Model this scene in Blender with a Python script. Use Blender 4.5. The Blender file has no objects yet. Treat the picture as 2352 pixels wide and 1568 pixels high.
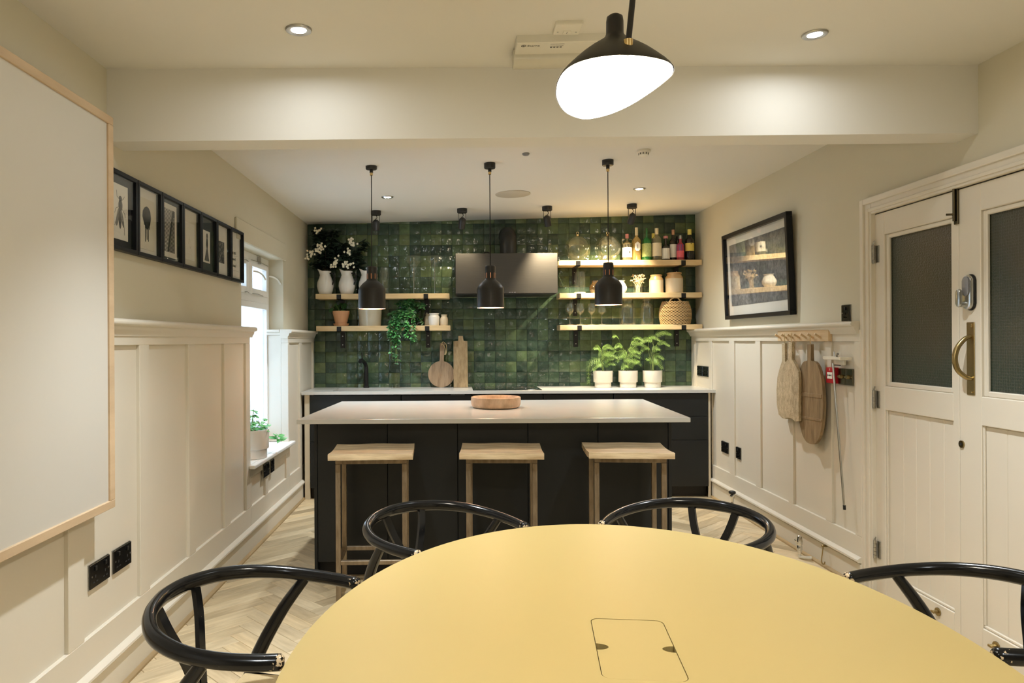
import bpy, bmesh, math, random
from mathutils import Vector, Matrix
PI = math.pi
R = math.radians
scene = bpy.context.scene
COL = scene.collection
# ------------------------------------------------------------------ camera, world, exposure
CAM_H, FPX, CX, CY, ROLL = 1.354, 1650.0, 1050.0, 781.0, R(0.3)
cam_data = bpy.data.cameras.new('camera')
cam_data.sensor_width = 36.0
cam_data.lens = FPX * 36.0 / 2352.0
cam_data.shift_x = (1176.0 - CX) / 2352.0
cam_data.shift_y = -(784.0 - CY) / 2352.0
cam_data.clip_start = 0.02
cam = bpy.data.objects.new('camera', cam_data)
COL.objects.link(cam)
cam.matrix_world = Matrix.Translation((0, 0, CAM_H)) @ Matrix.Rotation(R(90), 4, 'X') @ Matrix.Rotation(-ROLL, 4, 'Z')
scene.camera = cam
world = bpy.data.worlds.new('overcast_sky')
scene.world = world
world.use_nodes = True
world.node_tree.nodes['Background'].inputs[0].default_value = (0.80, 0.90, 1.0, 1)
world.node_tree.nodes['Background'].inputs[1].default_value = 1.6
scene.view_settings.view_transform = 'Standard'
scene.view_settings.look = 'None'
scene.view_settings.gamma = 1.0
scene.view_settings.exposure = 1.52
scene.view_settings.use_curve_mapping = False
try:
    scene.cycles.use_denoising = True
    scene.cycles.max_bounces = 10
    scene.cycles.diffuse_bounces = 5
    scene.cycles.glossy_bounces = 4
    scene.cycles.transparent_max_bounces = 24
    scene.cycles.sample_clamp_indirect = 6.0
    scene.cycles.caustics_reflective = False
    scene.cycles.caustics_refractive = False
except Exception:
    pass

def pt(px, py, depth):
    """world x, z of something seen at a spot of the photograph, when it stands at this depth"""
    dx, dy = px - CX, py - CY
    c, s = math.cos(ROLL), math.sin(ROLL)
    return (c * dx - s * dy) * depth / FPX, CAM_H - (s * dx + c * dy) * depth / FPX

# ------------------------------------------------------------------ materials
M = {}
def new_mat(name):
    m = bpy.data.materials.new(name)
    m.use_nodes = True
    nt = m.node_tree
    return m, nt, nt.nodes['Principled BSDF']

def mixcol(nt, fac, a, b, mode='MIX'):
    n = nt.nodes.new('ShaderNodeMix')
    n.data_type = 'RGBA'
    n.blend_type = mode
    for i, v in ((0, fac), (6, a), (7, b)):
        if hasattr(v, 'is_linked'):
            nt.links.new(v, n.inputs[i])
        else:
            n.inputs[i].default_value = v if i == 0 else (v[0], v[1], v[2], 1)
    return n.outputs[2]

def noise(nt, scale, detail=3, coord='Object', stretch=(1, 1, 1), rough=0.55):
    tc = nt.nodes.new('ShaderNodeTexCoord')
    mp = nt.nodes.new('ShaderNodeMapping')
    mp.inputs['Scale'].default_value = stretch
    nt.links.new(tc.outputs[coord], mp.inputs['Vector'])
    n = nt.nodes.new('ShaderNodeTexNoise')
    n.inputs['Scale'].default_value = scale
    n.inputs['Detail'].default_value = detail
    n.inputs['Roughness'].default_value = rough
    nt.links.new(mp.outputs[0], n.inputs['Vector'])
    return n.outputs['Fac'], mp

def ramp(nt, fac, stops):
    r = nt.nodes.new('ShaderNodeValToRGB')
    e = r.color_ramp.elements
    while len(e) < len(stops):
        e.new(0.5)
    for i, (p, c) in enumerate(stops):
        e[i].position = p
        e[i].color = (c[0], c[1], c[2], 1) if hasattr(c, '__len__') else (c, c, c, 1)
    nt.links.new(fac, r.inputs[0])
    return r.outputs[0]

def bump(nt, bsdf, h, strength=0.2, dist=0.01):
    b = nt.nodes.new('ShaderNodeBump')
    b.inputs['Strength'].default_value = strength
    b.inputs['Distance'].default_value = dist
    nt.links.new(h, b.inputs['Height'])
    nt.links.new(b.outputs[0], bsdf.inputs['Normal'])

def pbr(name, col, rough=0.5, metal=0.0, var=0.08, vs=4.0, bmp=0.0, bs=60.0, coat=0.0, spec=0.5, emit=None, es=0.0, bd=0.004):
    m, nt, b = new_mat(name)
    f, _ = noise(nt, vs)
    lo = [c * (1 - var) for c in col]
    hi = [min(1, c * (1 + var)) for c in col]
    nt.links.new(mixcol(nt, f, lo, hi), b.inputs['Base Color'])
    b.inputs['Roughness'].default_value = rough
    b.inputs['Metallic'].default_value = metal
    b.inputs['Coat Weight'].default_value = coat
    b.inputs['Specular IOR Level'].default_value = spec
    if bmp:
        h, _ = noise(nt, bs, 2)
        bump(nt, b, h, bmp, bd)
    if emit:
        b.inputs['Emission Color'].default_value = (*emit, 1)
        b.inputs['Emission Strength'].default_value = es
    M[name] = m
    return m

def wood(name, c1, c2, scale=6.0, stretch=(1, 12, 12), rough=0.5, rnd=False, coord='Object', bmp=0.05, spec=0.4, c3=None):
    """grain runs along the axis whose stretch is 1"""
    m, nt, b = new_mat(name)
    f, mp = noise(nt, scale, 5, coord, stretch, 0.6)
    g, mp2 = noise(nt, scale * 0.35, 2, coord, (stretch[0], stretch[1] * .35, stretch[2] * .35))
    if rnd:
        oi = nt.nodes.new('ShaderNodeObjectInfo')
        ge = nt.nodes.new('ShaderNodeNewGeometry')
        ad = nt.nodes.new('ShaderNodeMath'); ad.operation = 'ADD'
        nt.links.new(oi.outputs['Random'], ad.inputs[0]); nt.links.new(ge.outputs['Random Per Island'], ad.inputs[1])
        fr = nt.nodes.new('ShaderNodeMath'); fr.operation = 'FRACT'
        nt.links.new(ad.outputs[0], fr.inputs[0])
        ml = nt.nodes.new('ShaderNodeVectorMath'); ml.operation = 'SCALE'
        ml.inputs[0].default_value = (37.0, 11.0, 23.0)
        nt.links.new(fr.outputs[0], ml.inputs['Scale'])
        nt.links.new(ml.outputs[0], mp.inputs['Location']); nt.links.new(ml.outputs[0], mp2.inputs['Location'])
    col = ramp(nt, f, [(0.3, c1), (0.7, c2)])
    col = mixcol(nt, g, col, c3 or [c * .82 for c in c1], 'MIX') if False else col
    dk = ramp(nt, g, [(0.25, 0.72), (0.6, 1.0)])
    col = mixcol(nt, 1.0, col, dk, 'MULTIPLY')
    if rnd:
        tint = ramp(nt, fr.outputs[0], [(0, (.66, .62, .56)), (.3, (.88, .86, .82)), (.6, (1, 1, 1)), (1, (1.0, .95, .86))])
        col = mixcol(nt, 1.0, col, tint, 'MULTIPLY')
    nt.links.new(col, b.inputs['Base Color'])
    b.inputs['Roughness'].default_value = rough
    b.inputs['Specular IOR Level'].default_value = spec
    bump(nt, b, f, bmp, 0.003)
    M[name] = m
    return m

def emis(name, col, strength):
    m, nt, b = new_mat(name)
    b.inputs['Base Color'].default_value = (*col, 1)
    b.inputs['Emission Color'].default_value = (*col, 1)
    b.inputs['Emission Strength'].default_value = strength
    M[name] = m
    return m

def glass(name, tint=(1, 1, 1), refl=0.08, rough=0.02, dens=0.0, dcol=(.5, .3, .1), edge=0.55, rim=.0):
    """thin-walled clear glass: see-through face-on, mirror-like at grazing angles"""
    m, nt, b = new_mat(name)
    nt.nodes.remove(b)
    out = nt.nodes['Material Output']
    tr = nt.nodes.new('ShaderNodeBsdfTransparent'); tr.inputs[0].default_value = (*tint, 1)
    gl = nt.nodes.new('ShaderNodeBsdfGlossy'); gl.inputs['Roughness'].default_value = rough
    gl.inputs['Color'].default_value = (.95, .97, .95, 1)
    lw = nt.nodes.new('ShaderNodeLayerWeight'); lw.inputs[0].default_value = 0.35
    f, _ = noise(nt, 30, 1)
    fac = ramp(nt, lw.outputs['Facing'], [(0.0, refl), (0.75, refl * 1.8), (1.0, edge)])
    mx = nt.nodes.new('ShaderNodeMixShader')
    nt.links.new(fac, mx.inputs[0]); nt.links.new(tr.outputs[0], mx.inputs[1]); nt.links.new(gl.outputs[0], mx.inputs[2])
    last = mx.outputs[0]
    if dens:
        df = nt.nodes.new('ShaderNodeBsdfPrincipled')
        df.inputs['Base Color'].default_value = (*dcol, 1); df.inputs['Roughness'].default_value = .15
        m2 = nt.nodes.new('ShaderNodeMixShader')
        nt.links.new(ramp(nt, lw.outputs['Facing'], [(0.0, dens), (.6, dens * 1.5), (.9, min(1, dens + rim * .35)), (1.0, min(1, dens + rim))]), m2.inputs[0])  # rim: pale diffuse edge painted in as the highlight on glass edges
        nt.links.new(last, m2.inputs[1]); nt.links.new(df.outputs[0], m2.inputs[2])
        last = m2.outputs[0]
    nt.links.new(last, out.inputs['Surface'])
    M[name] = m
    return m

pbr('wall_paint', (.60, .555, .425), .7, var=.03, vs=1.5, bmp=.06, bs=25)
pbr('ceiling_paint', (.73, .71, .655), .75, var=.02, vs=1.2, bmp=.03, bs=18)
pbr('panel_paint', (.68, .63, .53), .38, var=.025, vs=2.0, bmp=.03, bs=30, spec=.4)
pbr('door_paint', (.69, .635, .535), .35, var=.03, vs=2.5, bmp=.03, bs=40, spec=.4)
pbr('white_gloss', (.82, .82, .80), .3, var=.02)
pbr('cream_filler', (.62, .55, .42), .5)
pbr('grout', (.018, .034, .022), .8)
pbr('dark_void', (.006, .006, .006), .9)
pbr('black_cabinet', (.0120, .0136, .0142), .42, var=.15, vs=3, spec=.35)
pbr('black_plinth', (.004, .004, .005), .6)
pbr('black_metal', (.012, .012, .012), .45, metal=.3, var=.1)
pbr('matt_black_shade', (.022, .021, .020), .42, var=.05, spec=.45)
pbr('black_frame', (.005, .006, .008), .45, var=.1, spec=.25)
pbr('chrome', (.75, .75, .73), .12, metal=1.0, var=.03)
pbr('steel', (.55, .55, .52), .3, metal=1.0, var=.05)
pbr('nickel', (.45, .44, .41), .28, metal=1.0, var=.15, vs=40)
pbr('brass', (.34, .26, .12), .3, metal=1.0, var=.2, vs=30)
pbr('pale_brass', (.75, .55, .25), .25, metal=1.0, var=.1)
pbr('copper', (.62, .27, .14), .35, metal=1.0, var=.05)
pbr('shade_inside', (.70, .36, .22), .5, var=.03)
pbr('black_nickel', (.06, .058, .055), .18, metal=.9, var=.1)
pbr('bronze_plate', (.13, .11, .07), .2, metal=1.0, var=.2, vs=20)
pbr('stone_top', (.57, .565, .53), .22, var=.05, vs=7, spec=.5)
pbr('yellow_lino', (.435, .328, .122), .42, var=.015, vs=2, spec=.35)
pbr('plywood_edge', (.50, .38, .22), .6, var=.2, vs=40)
pbr('white_ceramic', (.80, .78, .73), .22, var=.02, coat=.2)
pbr('pot_white', (.62, .585, .51), .35, var=.03)
pbr('stoneware', (.68, .58, .42), .3, var=.06, coat=.2)
pbr('stoneware_tan', (.55, .36, .17), .3, var=.08, coat=.2)
pbr('greige_ceramic', (.47, .43, .33), .18, var=.04, coat=.3)
pbr('terracotta', (.66, .36, .19), .7, var=.06)
pbr('soil', (.03, .02, .012), .9, var=.3, vs=80)
pbr('leaf_dark', (.034, .058, .040), .32, var=.5, vs=30)
pbr('leaf_mid', (.022, .092, .026), .4, var=.5, vs=25)
pbr('leaf_fern', (.17, .30, .055), .5, var=.4, vs=22)
pbr('leaf_bright', (.10, .38, .10), .4, var=.35, vs=25)
pbr('stem_green', (.16, .22, .06), .6)
pbr('stem_brown', (.10, .07, .04), .7)
pbr('petal', (.85, .80, .62), .6, var=.05)
pbr('dried', (.62, .48, .28), .8, var=.2, vs=60)
pbr('wicker', (.50, .34, .16), .7, var=.3, vs=90)
pbr('wicker_gap_shade', (.06, .035, .015), .8)
pbr('cord_seat', (.42, .32, .17), .8, var=.1, vs=60, bmp=.4, bs=120)
pbr('paper', (.74, .70, .61), .7, var=.02)
pbr('paper_cream', (.66, .61, .49), .7, var=.03)
pbr('ink', (.012, .012, .012), .7)
pbr('ink_grey', (.10, .095, .09), .8, var=.5, vs=120)
pbr('ink_pale', (.22, .21, .19), .8, var=.4, vs=150)
pbr('mat_black', (.016, .017, .018), .6)
pbr('red_plastic', (.42, .012, .02), .35)
pbr('grey_plastic', (.21, .21, .22), .4)
pbr('white_plastic', (.72, .69, .60), .4)
pbr('diffuser_plastic', (.60, .57, .47), .35, var=.05, vs=30)
pbr('speaker_grille', (.52, .47, .38), .6, var=.04, vs=200)
pbr('black_glass', (.008, .009, .009), .06, var=0)
pbr('sink_black', (.006, .006, .007), .45)
pbr('rope', (.55, .42, .22), .85, var=.2, vs=120)
pbr('whiteboard', (.59, .565, .51), .32, var=.02, vs=1.2, spec=.35)
pbr('white_label', (.85, .82, .74), .6, var=.04, vs=50)
pbr('cream_label', (.72, .63, .45), .6, var=.12, vs=70)
pbr('yellow_label', (.74, .58, .13), .6, var=.15, vs=60)
pbr('green_label', (.45, .55, .22), .6, var=.4, vs=70)
pbr('purple_label', (.13, .02, .22), .4, var=.1)
pbr('pink_label', (.75, .12, .16), .4, var=.3, vs=60)
pbr('pink_cap', (.62, .25, .25), .4)
pbr('yellow_cap', (.78, .68, .16), .4)
pbr('copper_cap', (.62, .34, .20), .3, metal=.6)
pbr('cream_cap', (.78, .66, .42), .4)
pbr('dark_bottle', (.012, .010, .008), .08, coat=.3)
pbr('smoke_bottle', (.035, .033, .028), .25)
pbr('lamp_white', (.9, .88, .82), .5)
pbr('hall_dark', (.10, .075, .045), .8)
wood('oak_floor', (.60, .475, .29), (.82, .68, .455), 6, (1, 7, 7), .42, rnd=True, coord='UV')
wood('pine', (.62, .44, .22), (.80, .62, .36), 4, (1, 10, 10), .5)
wood('beech', (.66, .47, .27), (.78, .60, .38), 4, (10, 1, 10), .45)
wood('board_frame', (.58, .42, .26), (.68, .51, .33), 4, (10, 1, 6), .5)
wood('oak_bead', (.36, .25, .12), (.46, .33, .17), 5, (8, 1, 8), .5)
wood('seat_wood', (.42, .285, .145), (.88, .72, .48), 5, (1, 9, 9), .36)
wood('stool_metal', (.165, .115, .065), (.32, .25, .165), 9, (4, 4, 1), .38, spec=.7)
M['stool_metal'].node_tree.nodes['Principled BSDF'].inputs['Metallic'].default_value = .45
wood('acacia', (.21, .135, .075), (.43, .30, .18), 6, (9, 9, 1), .55)
wood('mango', (.29, .19, .09), (.50, .36, .19), 9, (5, 5, 1.4), .6)
wood('old_paddle', (.17, .112, .056), (.34, .24, .13), 7, (6, 6, 1), .6)
wood('weathered', (.36, .285, .17), (.60, .50, .33), 26, (2.4, 2.4, 1.0), .75, bmp=.6)
_m = M['weathered']; _nt = _m.node_tree; _b = _nt.nodes['Principled BSDF']
_tc = _nt.nodes.new('ShaderNodeTexCoord'); _mp = _nt.nodes.new('ShaderNodeMapping'); _mp.inputs['Scale'].default_value = (1, 1, .6)
_nt.links.new(_tc.outputs['Object'], _mp.inputs['Vector'])
_vo = _nt.nodes.new('ShaderNodeTexVoronoi'); _vo.inputs['Scale'].default_value = 130
_nt.links.new(_mp.outputs[0], _vo.inputs['Vector'])
_pit = ramp(_nt, _vo.outputs['Distance'], [(.10, .42), (.32, 1.0)])
_old = _b.inputs['Base Color'].links[0].from_socket
_nt.links.new(mixcol(_nt, 1.0, _old, _pit, 'MULTIPLY'), _b.inputs['Base Color'])
wood('bowl_wood', (.42, .29, .18), (.66, .49, .34), 8, (3, 3, 1.5), .45)
# black lacquer with worn tips on the chair arms
m, nt, b = new_mat('black_lacquer')
f, _ = noise(nt, 85, 3)
tc = nt.nodes.new('ShaderNodeTexCoord'); sx = nt.nodes.new('ShaderNodeSeparateXYZ')
nt.links.new(tc.outputs['Object'], sx.inputs[0])
mr = nt.nodes.new('ShaderNodeMapRange')
for k, v in ((1, .085), (2, .128), (3, 0.0), (4, .27)):
    mr.inputs[k].default_value = v
nt.links.new(sx.outputs[0], mr.inputs[0])
ad = nt.nodes.new('ShaderNodeMath'); ad.operation = 'ADD'
nt.links.new(f, ad.inputs[0]); nt.links.new(mr.outputs[0], ad.inputs[1])
wear = ramp(nt, ad.outputs[0], [(.74, 0), (.78, 1)])
nt.links.new(mixcol(nt, wear, (.0035, .004, .005), (.60, .47, .30)), b.inputs['Base Color'])
b.inputs['Roughness'].default_value = .17
b.inputs['Specular IOR Level'].default_value = .4
M['black_lacquer'] = m
# zellige glaze: each tile its own green, wavy gloss
m, nt, b = new_mat('zellige')
oi = nt.nodes.new('ShaderNodeObjectInfo'); ge = nt.nodes.new('ShaderNodeNewGeometry')
ad = nt.nodes.new('ShaderNodeMath'); ad.operation = 'ADD'
nt.links.new(oi.outputs['Random'], ad.inputs[0]); nt.links.new(ge.outputs['Random Per Island'], ad.inputs[1])
fr = nt.nodes.new('ShaderNodeMath'); fr.operation = 'FRACT'; nt.links.new(ad.outputs[0], fr.inputs[0])
col = ramp(nt, fr.outputs[0], [(0, (.032, .058, .042)), (.3, (.044, .076, .051)), (.6, (.062, .104, .060)), (.85, (.094, .142, .066)), (1, (.130, .166, .070))])
tc = nt.nodes.new('ShaderNodeTexCoord')
sv = nt.nodes.new('ShaderNodeVectorMath'); sv.operation = 'SCALE'; sv.inputs[0].default_value = (31, 17, 53)
nt.links.new(fr.outputs[0], sv.inputs['Scale'])
av = nt.nodes.new('ShaderNodeVectorMath'); av.operation = 'ADD'
nt.links.new(tc.outputs['Object'], av.inputs[0]); nt.links.new(sv.outputs[0], av.inputs[1])
n1 = nt.nodes.new('ShaderNodeTexNoise'); n1.inputs['Scale'].default_value = 14; n1.inputs['Detail'].default_value = 2
nt.links.new(av.outputs[0], n1.inputs['Vector'])
n2 = nt.nodes.new('ShaderNodeTexNoise'); n2.inputs['Scale'].default_value = 45; n2.inputs['Detail'].default_value = 2
nt.links.new(av.outputs[0], n2.inputs['Vector'])
col = mixcol(nt, 1.0, col, ramp(nt, n1.outputs['Fac'], [(.3, .75), (.7, 1.15)]), 'MULTIPLY')
nt.links.new(col, b.inputs['Base Color'])
b.inputs['Roughness'].default_value = .13
hs = nt.nodes.new('ShaderNodeMath'); hs.operation = 'MULTIPLY_ADD'; hs.inputs[1].default_value = .35
nt.links.new(n2.outputs['Fac'], hs.inputs[0]); nt.links.new(n1.outputs['Fac'], hs.inputs[2])
bump(nt, b, hs.outputs[0], .55, .012)
M['zellige'] = m
# brushed hood steel
m, nt, b = new_mat('hood_steel')
f, _ = noise(nt, 12, 4, 'Object', (1, 1, 25))
nt.links.new(mixcol(nt, f, (.055, .051, .045), (.080, .074, .065)), b.inputs['Base Color'])
b.inputs['Metallic'].default_value = .35; b.inputs['Roughness'].default_value = .5
M['hood_steel'] = m
# wired obscure door glass
m, nt, b = new_mat('wired_glass')
tc = nt.nodes.new('ShaderNodeTexCoord'); sx = nt.nodes.new('ShaderNodeSeparateXYZ')
nt.links.new(tc.outputs['Object'], sx.inputs[0])
facs = []
for ax in (1, 2):
    ml = nt.nodes.new('ShaderNodeMath'); ml.operation = 'MULTIPLY'; ml.inputs[1].default_value = 78.0
    nt.links.new(sx.outputs[ax], ml.inputs[0])
    fr = nt.nodes.new('ShaderNodeMath'); fr.operation = 'FRACT'; nt.links.new(ml.outputs[0], fr.inputs[0])
    lt = nt.nodes.new('ShaderNodeMath'); lt.operation = 'LESS_THAN'; lt.inputs[1].default_value = .10
    nt.links.new(fr.outputs[0], lt.inputs[0]); facs.append(lt.outputs[0])
mx = nt.nodes.new('ShaderNodeMath'); mx.operation = 'MAXIMUM'
nt.links.new(facs[0], mx.inputs[0]); nt.links.new(facs[1], mx.inputs[1])
f, _ = noise(nt, 1.3, 2)
base = ramp(nt, f, [(.38, (.026, .038, .024)), (.62, (.066, .050, .026))])  # green to brown stands in for room reflections and the hall behind
nt.links.new(mixcol(nt, mx.outputs[0], base, (.085, .080, .062)), b.inputs['Base Color'])
b.inputs['Roughness'].default_value = .30
h, _ = noise(nt, 160, 1)
bump(nt, b, h, .5, .004)
M['wired_glass'] = m
# frosted window glass: lets the daylight through scattered
m, nt, b = new_mat('frosted_glass')
nt.nodes.remove(b)
tl = nt.nodes.new('ShaderNodeBsdfTranslucent')
f, _ = noise(nt, 3.0, 2, 'Object', (1, 5, .4))
nt.links.new(mixcol(nt, f, (.74, .82, .90), (.86, .90, .94)), tl.inputs[0])
gl = nt.nodes.new('ShaderNodeBsdfGlossy'); gl.inputs['Roughness'].default_value = .25
ms = nt.nodes.new('ShaderNodeMixShader'); ms.inputs[0].default_value = .05
nt.links.new(tl.outputs[0], ms.inputs[1]); nt.links.new(gl.outputs[0], ms.inputs[2])
nt.links.new(ms.outputs[0], nt.nodes['Material Output'].inputs['Surface'])
M['frosted_glass'] = m
# mottled graphite print
m, nt, b = new_mat('graphite_print')
f, _ = noise(nt, 26, 8, 'Object', (1, 1, 1), .75)
g, _ = noise(nt, 4, 3)
c = ramp(nt, f, [(.35, (.07, .07, .072)), (.65, (.25, .245, .24))])
nt.links.new(mixcol(nt, 1.0, c, ramp(nt, g, [(.3, .55), (.7, 1.2)]), 'MULTIPLY'), b.inputs['Base Color'])
b.inputs['Roughness'].default_value = .7
M['graphite_print'] = m
# dark mottled photo
m, nt, b = new_mat('photo_print')
f, _ = noise(nt, 60, 6, 'Object', (1, 1, 1), .7)
nt.links.new(ramp(nt, f, [(.40, (.008, .009, .010)), (.52, (.05, .04, .035)), (.66, (.45, .38, .32))]), b.inputs['Base Color'])
b.inputs['Roughness'].default_value = .5
M['photo_print'] = m
glass('clear_glass', (.97, .98, .96), .05, .03, edge=.85, dens=.008, dcol=(.85, .87, .82), rim=.42)
glass('smoke_globe', (.97, .97, .92), .06, .04, edge=.85, dens=.014, dcol=(.85, .82, .66), rim=.42)
glass('picture_glass', (1, 1, 1), .06, .01, edge=.8)
glass('bottle_clear', (.95, .93, .80), .08, .03, dens=.10, dcol=(.72, .64, .40))
glass('bottle_amber', (.96, .86, .55), .08, .03, dens=.22, dcol=(.85, .62, .22))
glass('bottle_green', (.15, .65, .25), .10, .03, dens=.45, dcol=(.015, .28, .06))
glass('bottle_pink', (.9, .3, .35), .08, .03, dens=.5, dcol=(.65, .08, .12))
glass('brown_glass', (.45, .34, .20), .09, .03, dens=.15, dcol=(.16, .10, .04))
emis('bulb_warm', (1, .80, .52), 12)
emis('bulb_main', (1, .90, .72), 30)
emis('downlight_led', (.93, .975, 1), 140)
emis('spot_led', (1, .86, .62), 25)

# ------------------------------------------------------------------ mesh builder
class B:
    def __init__(self):
        self.bm = bmesh.new()
        self.uv = None
    def box(self, x0, x1, y0, y1, z0, z1, bev=0.0, seg=1, mtx=None):
        vs = [self.bm.verts.new((x, y, z)) for x in (x0, x1) for y in (y0, y1) for z in (z0, z1)]
        idx = ((0, 1, 3, 2), (4, 6, 7, 5), (0, 4, 5, 1), (2, 3, 7, 6), (0, 2, 6, 4), (1, 5, 7, 3))
        fs = [self.bm.faces.new([vs[i] for i in q]) for q in idx]
        if bev:
            es = list({e for f in fs for e in f.edges})
            r = bmesh.ops.bevel(self.bm, geom=es, offset=bev, segments=seg, profile=.5, affect='EDGES')
            vs = list({v for f in r['faces'] for v in f.verts} | {v for v in vs if v.is_valid})
        if mtx is not None:
            bmesh.ops.transform(self.bm, matrix=mtx, verts=[v for v in vs if v.is_valid])
        return self
    def hexa(self, pts8):
        """box from 8 corner points: bottom 4 ccw, top 4 ccw"""
        v = [self.bm.verts.new(p) for p in pts8]
        for q in ((3, 2, 1, 0), (4, 5, 6, 7), (0, 1, 5, 4), (1, 2, 6, 5), (2, 3, 7, 6), (3, 0, 4, 7)):
            self.bm.faces.new([v[i] for i in q])
        return self
    def prism(self, poly, a0, a1, axis='z', bev=0.0):
        """extrude a 2d outline; axis z: (x,y), axis x: (y,z), axis y: (x,z)"""
        def P(p, a):
            return {'z': (p[0], p[1], a), 'x': (a, p[0], p[1]), 'y': (p[0], a, p[1])}[axis]
        lo = [self.bm.verts.new(P(p, a0)) for p in poly]
        hi = [self.bm.verts.new(P(p, a1)) for p in poly]
        n = len(poly)
        fs = [self.bm.faces.new(lo[::-1]), self.bm.faces.new(hi)]
        for i in range(n):
            fs.append(self.bm.faces.new((lo[i], lo[(i + 1) % n], hi[(i + 1) % n], hi[i])))
        if bev:
            es = list({e for f in fs[:2] for e in f.edges})
            bmesh.ops.bevel(self.bm, geom=es, offset=bev, segments=2, profile=.5, affect='EDGES')
        return self
    def ring_sweep(self, path, prof_fn, closed=False, cap=True, up=Vector((0, 0, 1))):
        """sweep sections along path; prof_fn(i,n) -> list of (u,v)"""
        pts = [Vector(p) for p in path]
        n = len(pts)
        rings = []
        prev = None
        for i, p in enumerate(pts):
            if closed:
                t = pts[(i + 1) % n] - pts[i - 1]
            else:
                t = pts[min(i + 1, n - 1)] - pts[max(i - 1, 0)]
            t.normalize()
            side = t.cross(up) if prev is None else prev - t * prev.dot(t)
            if side.length < 1e-3:
                side = t.cross(Vector((1, 0, 0)))
            side.normalize()
            prev = side
            w = side.cross(t).normalized()
            rings.append([self.bm.verts.new(p + side * u + w * v) for u, v in prof_fn(i, n)])
        k = len(rings[0])
        for i in range(n if closed else n - 1):
            a, c = rings[i], rings[(i + 1) % n]
            for j in range(k):
                self.bm.faces.new((a[j], a[(j + 1) % k], c[(j + 1) % k], c[j]))
        if cap and not closed:
            self.bm.faces.new(rings[0][::-1]); self.bm.faces.new(rings[-1])
        return self
    def tube(self, path, r, seg=8, closed=False, cap=True, up=Vector((0, 0, 1))):
        def pf(i, n):
            rr = r[i] if hasattr(r, '__len__') else r
            return [(rr * math.cos(2 * PI * j / seg), rr * math.sin(2 * PI * j / seg)) for j in range(seg)]
        return self.ring_sweep(path, pf, closed, cap, up)
    def bar(self, path, w, t, up=Vector((0, 0, 1))):
        """flat bar: w sideways, t along the up-ish direction"""
        def pf(i, n):
            ww = w[i] if hasattr(w, '__len__') else w
            return [(-ww / 2, -t / 2), (ww / 2, -t / 2), (ww / 2, t / 2), (-ww / 2, t / 2)]
        return self.ring_sweep(path, pf, up=up)
    def lathe(self, prof, seg=32, c=(0, 0, 0), cap=True, sx=1.0, sy=1.0):
        rings = []
        for r, z in prof:
            if r < 1e-5:
                rings.append([self.bm.verts.new((c[0], c[1], c[2] + z))])
            else:
                rings.append([self.bm.verts.new((c[0] + sx * r * math.cos(2 * PI * j / seg), c[1] + sy * r * math.sin(2 * PI * j / seg), c[2] + z)) for j in range(seg)])
        for a, b2 in zip(rings, rings[1:]):
            for j in range(seg):
                q = [a[j % len(a)], a[(j + 1) % len(a)], b2[(j + 1) % len(b2)], b2[j % len(b2)]]
                u = []
                for v in q:
                    if v not in u:
                        u.append(v)
                if len(u) > 2:
                    self.bm.faces.new(u)
        if cap:
            for rg, fl in ((rings[0], True), (rings[-1], False)):
                if len(rg) > 2:
                    self.bm.faces.new(rg[::-1] if fl else rg)
        return self
    def cyl(self, p0, p1, r, seg=16, r1=None):
        return self.tube([p0, p1], [r, r if r1 is None else r1], seg)
    def sphere(self, c, r, seg=16, rings=10, sz=1.0):
        return self.lathe([(r * math.sin(PI * i / rings), -r * sz * math.cos(PI * i / rings)) for i in range(rings + 1)], seg, c, False)
    def leaf(self, p, d, up, L, W, fold=.25, droop=.2, n=3):
        """a pointed leaf of 2 x n quads from p along d"""
        p, d, up = Vector(p), Vector(d).normalized(), Vector(up)
        s = d.cross(up)
        if s.length < 1e-4:
            s = d.cross(Vector((1, .3, .2)))
        s.normalize(); u = s.cross(d).normalized()
        rows = []
        for i in range(n + 1):
            t = i / n
            w = W * .5 * math.sin(PI * min(1, .12 + .88 * t) ** .8) if 0 < i < n else (W * .06 if i == 0 else 0)
            c = p + d * (L * t) - u * (droop * L * t * t)
            if i == n:
                rows.append([self.bm.verts.new(c)])
            else:
                rows.append([self.bm.verts.new(c - s * w + u * fold * w), self.bm.verts.new(c), self.bm.verts.new(c + s * w + u * fold * w)])
        for a, b2 in zip(rows, rows[1:]):
            if len(b2) == 3:
                self.bm.faces.new((a[0], a[1], b2[1], b2[0])); self.bm.faces.new((a[1], a[2], b2[2], b2[1]))
            else:
                self.bm.faces.new((a[0], a[1], b2[0])); self.bm.faces.new((a[1], a[2], b2[0]))
        return self
    def mesh(self, name, smooth=False, ang=35, uvfn=None):
        bmesh.ops.recalc_face_normals(self.bm, faces=self.bm.faces)
        if uvfn:
            ul = self.bm.loops.layers.uv.new('UVMap')
            for f in self.bm.faces:
                for l in f.loops:
                    l[ul].uv = uvfn(l.vert.co)
        me = bpy.data.meshes.new(name)
        self.bm.to_mesh(me)
        self.bm.free()
        if smooth:
            me.polygons.foreach_set('use_smooth', [True] * len(me.polygons))
            try:
                me.set_sharp_from_angle(angle=R(ang))
            except Exception:
                pass
        return me
    def build(self, name, mat, parent=None, smooth=False, loc=(0, 0, 0), rot=(0, 0, 0), label=None, ang=35):
        me = self.mesh(name, smooth, ang)
        me.materials.append(M[mat] if isinstance(mat, str) else mat)
        return place(name, me, parent, loc, rot, label)

def place(name, me, parent=None, loc=(0, 0, 0), rot=(0, 0, 0), label=None):
    o = bpy.data.objects.new(name, me)
    COL.objects.link(o)
    o.parent = parent
    o.location = loc
    o.rotation_euler = rot
    if label:
        o['label'] = label
    return o

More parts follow.
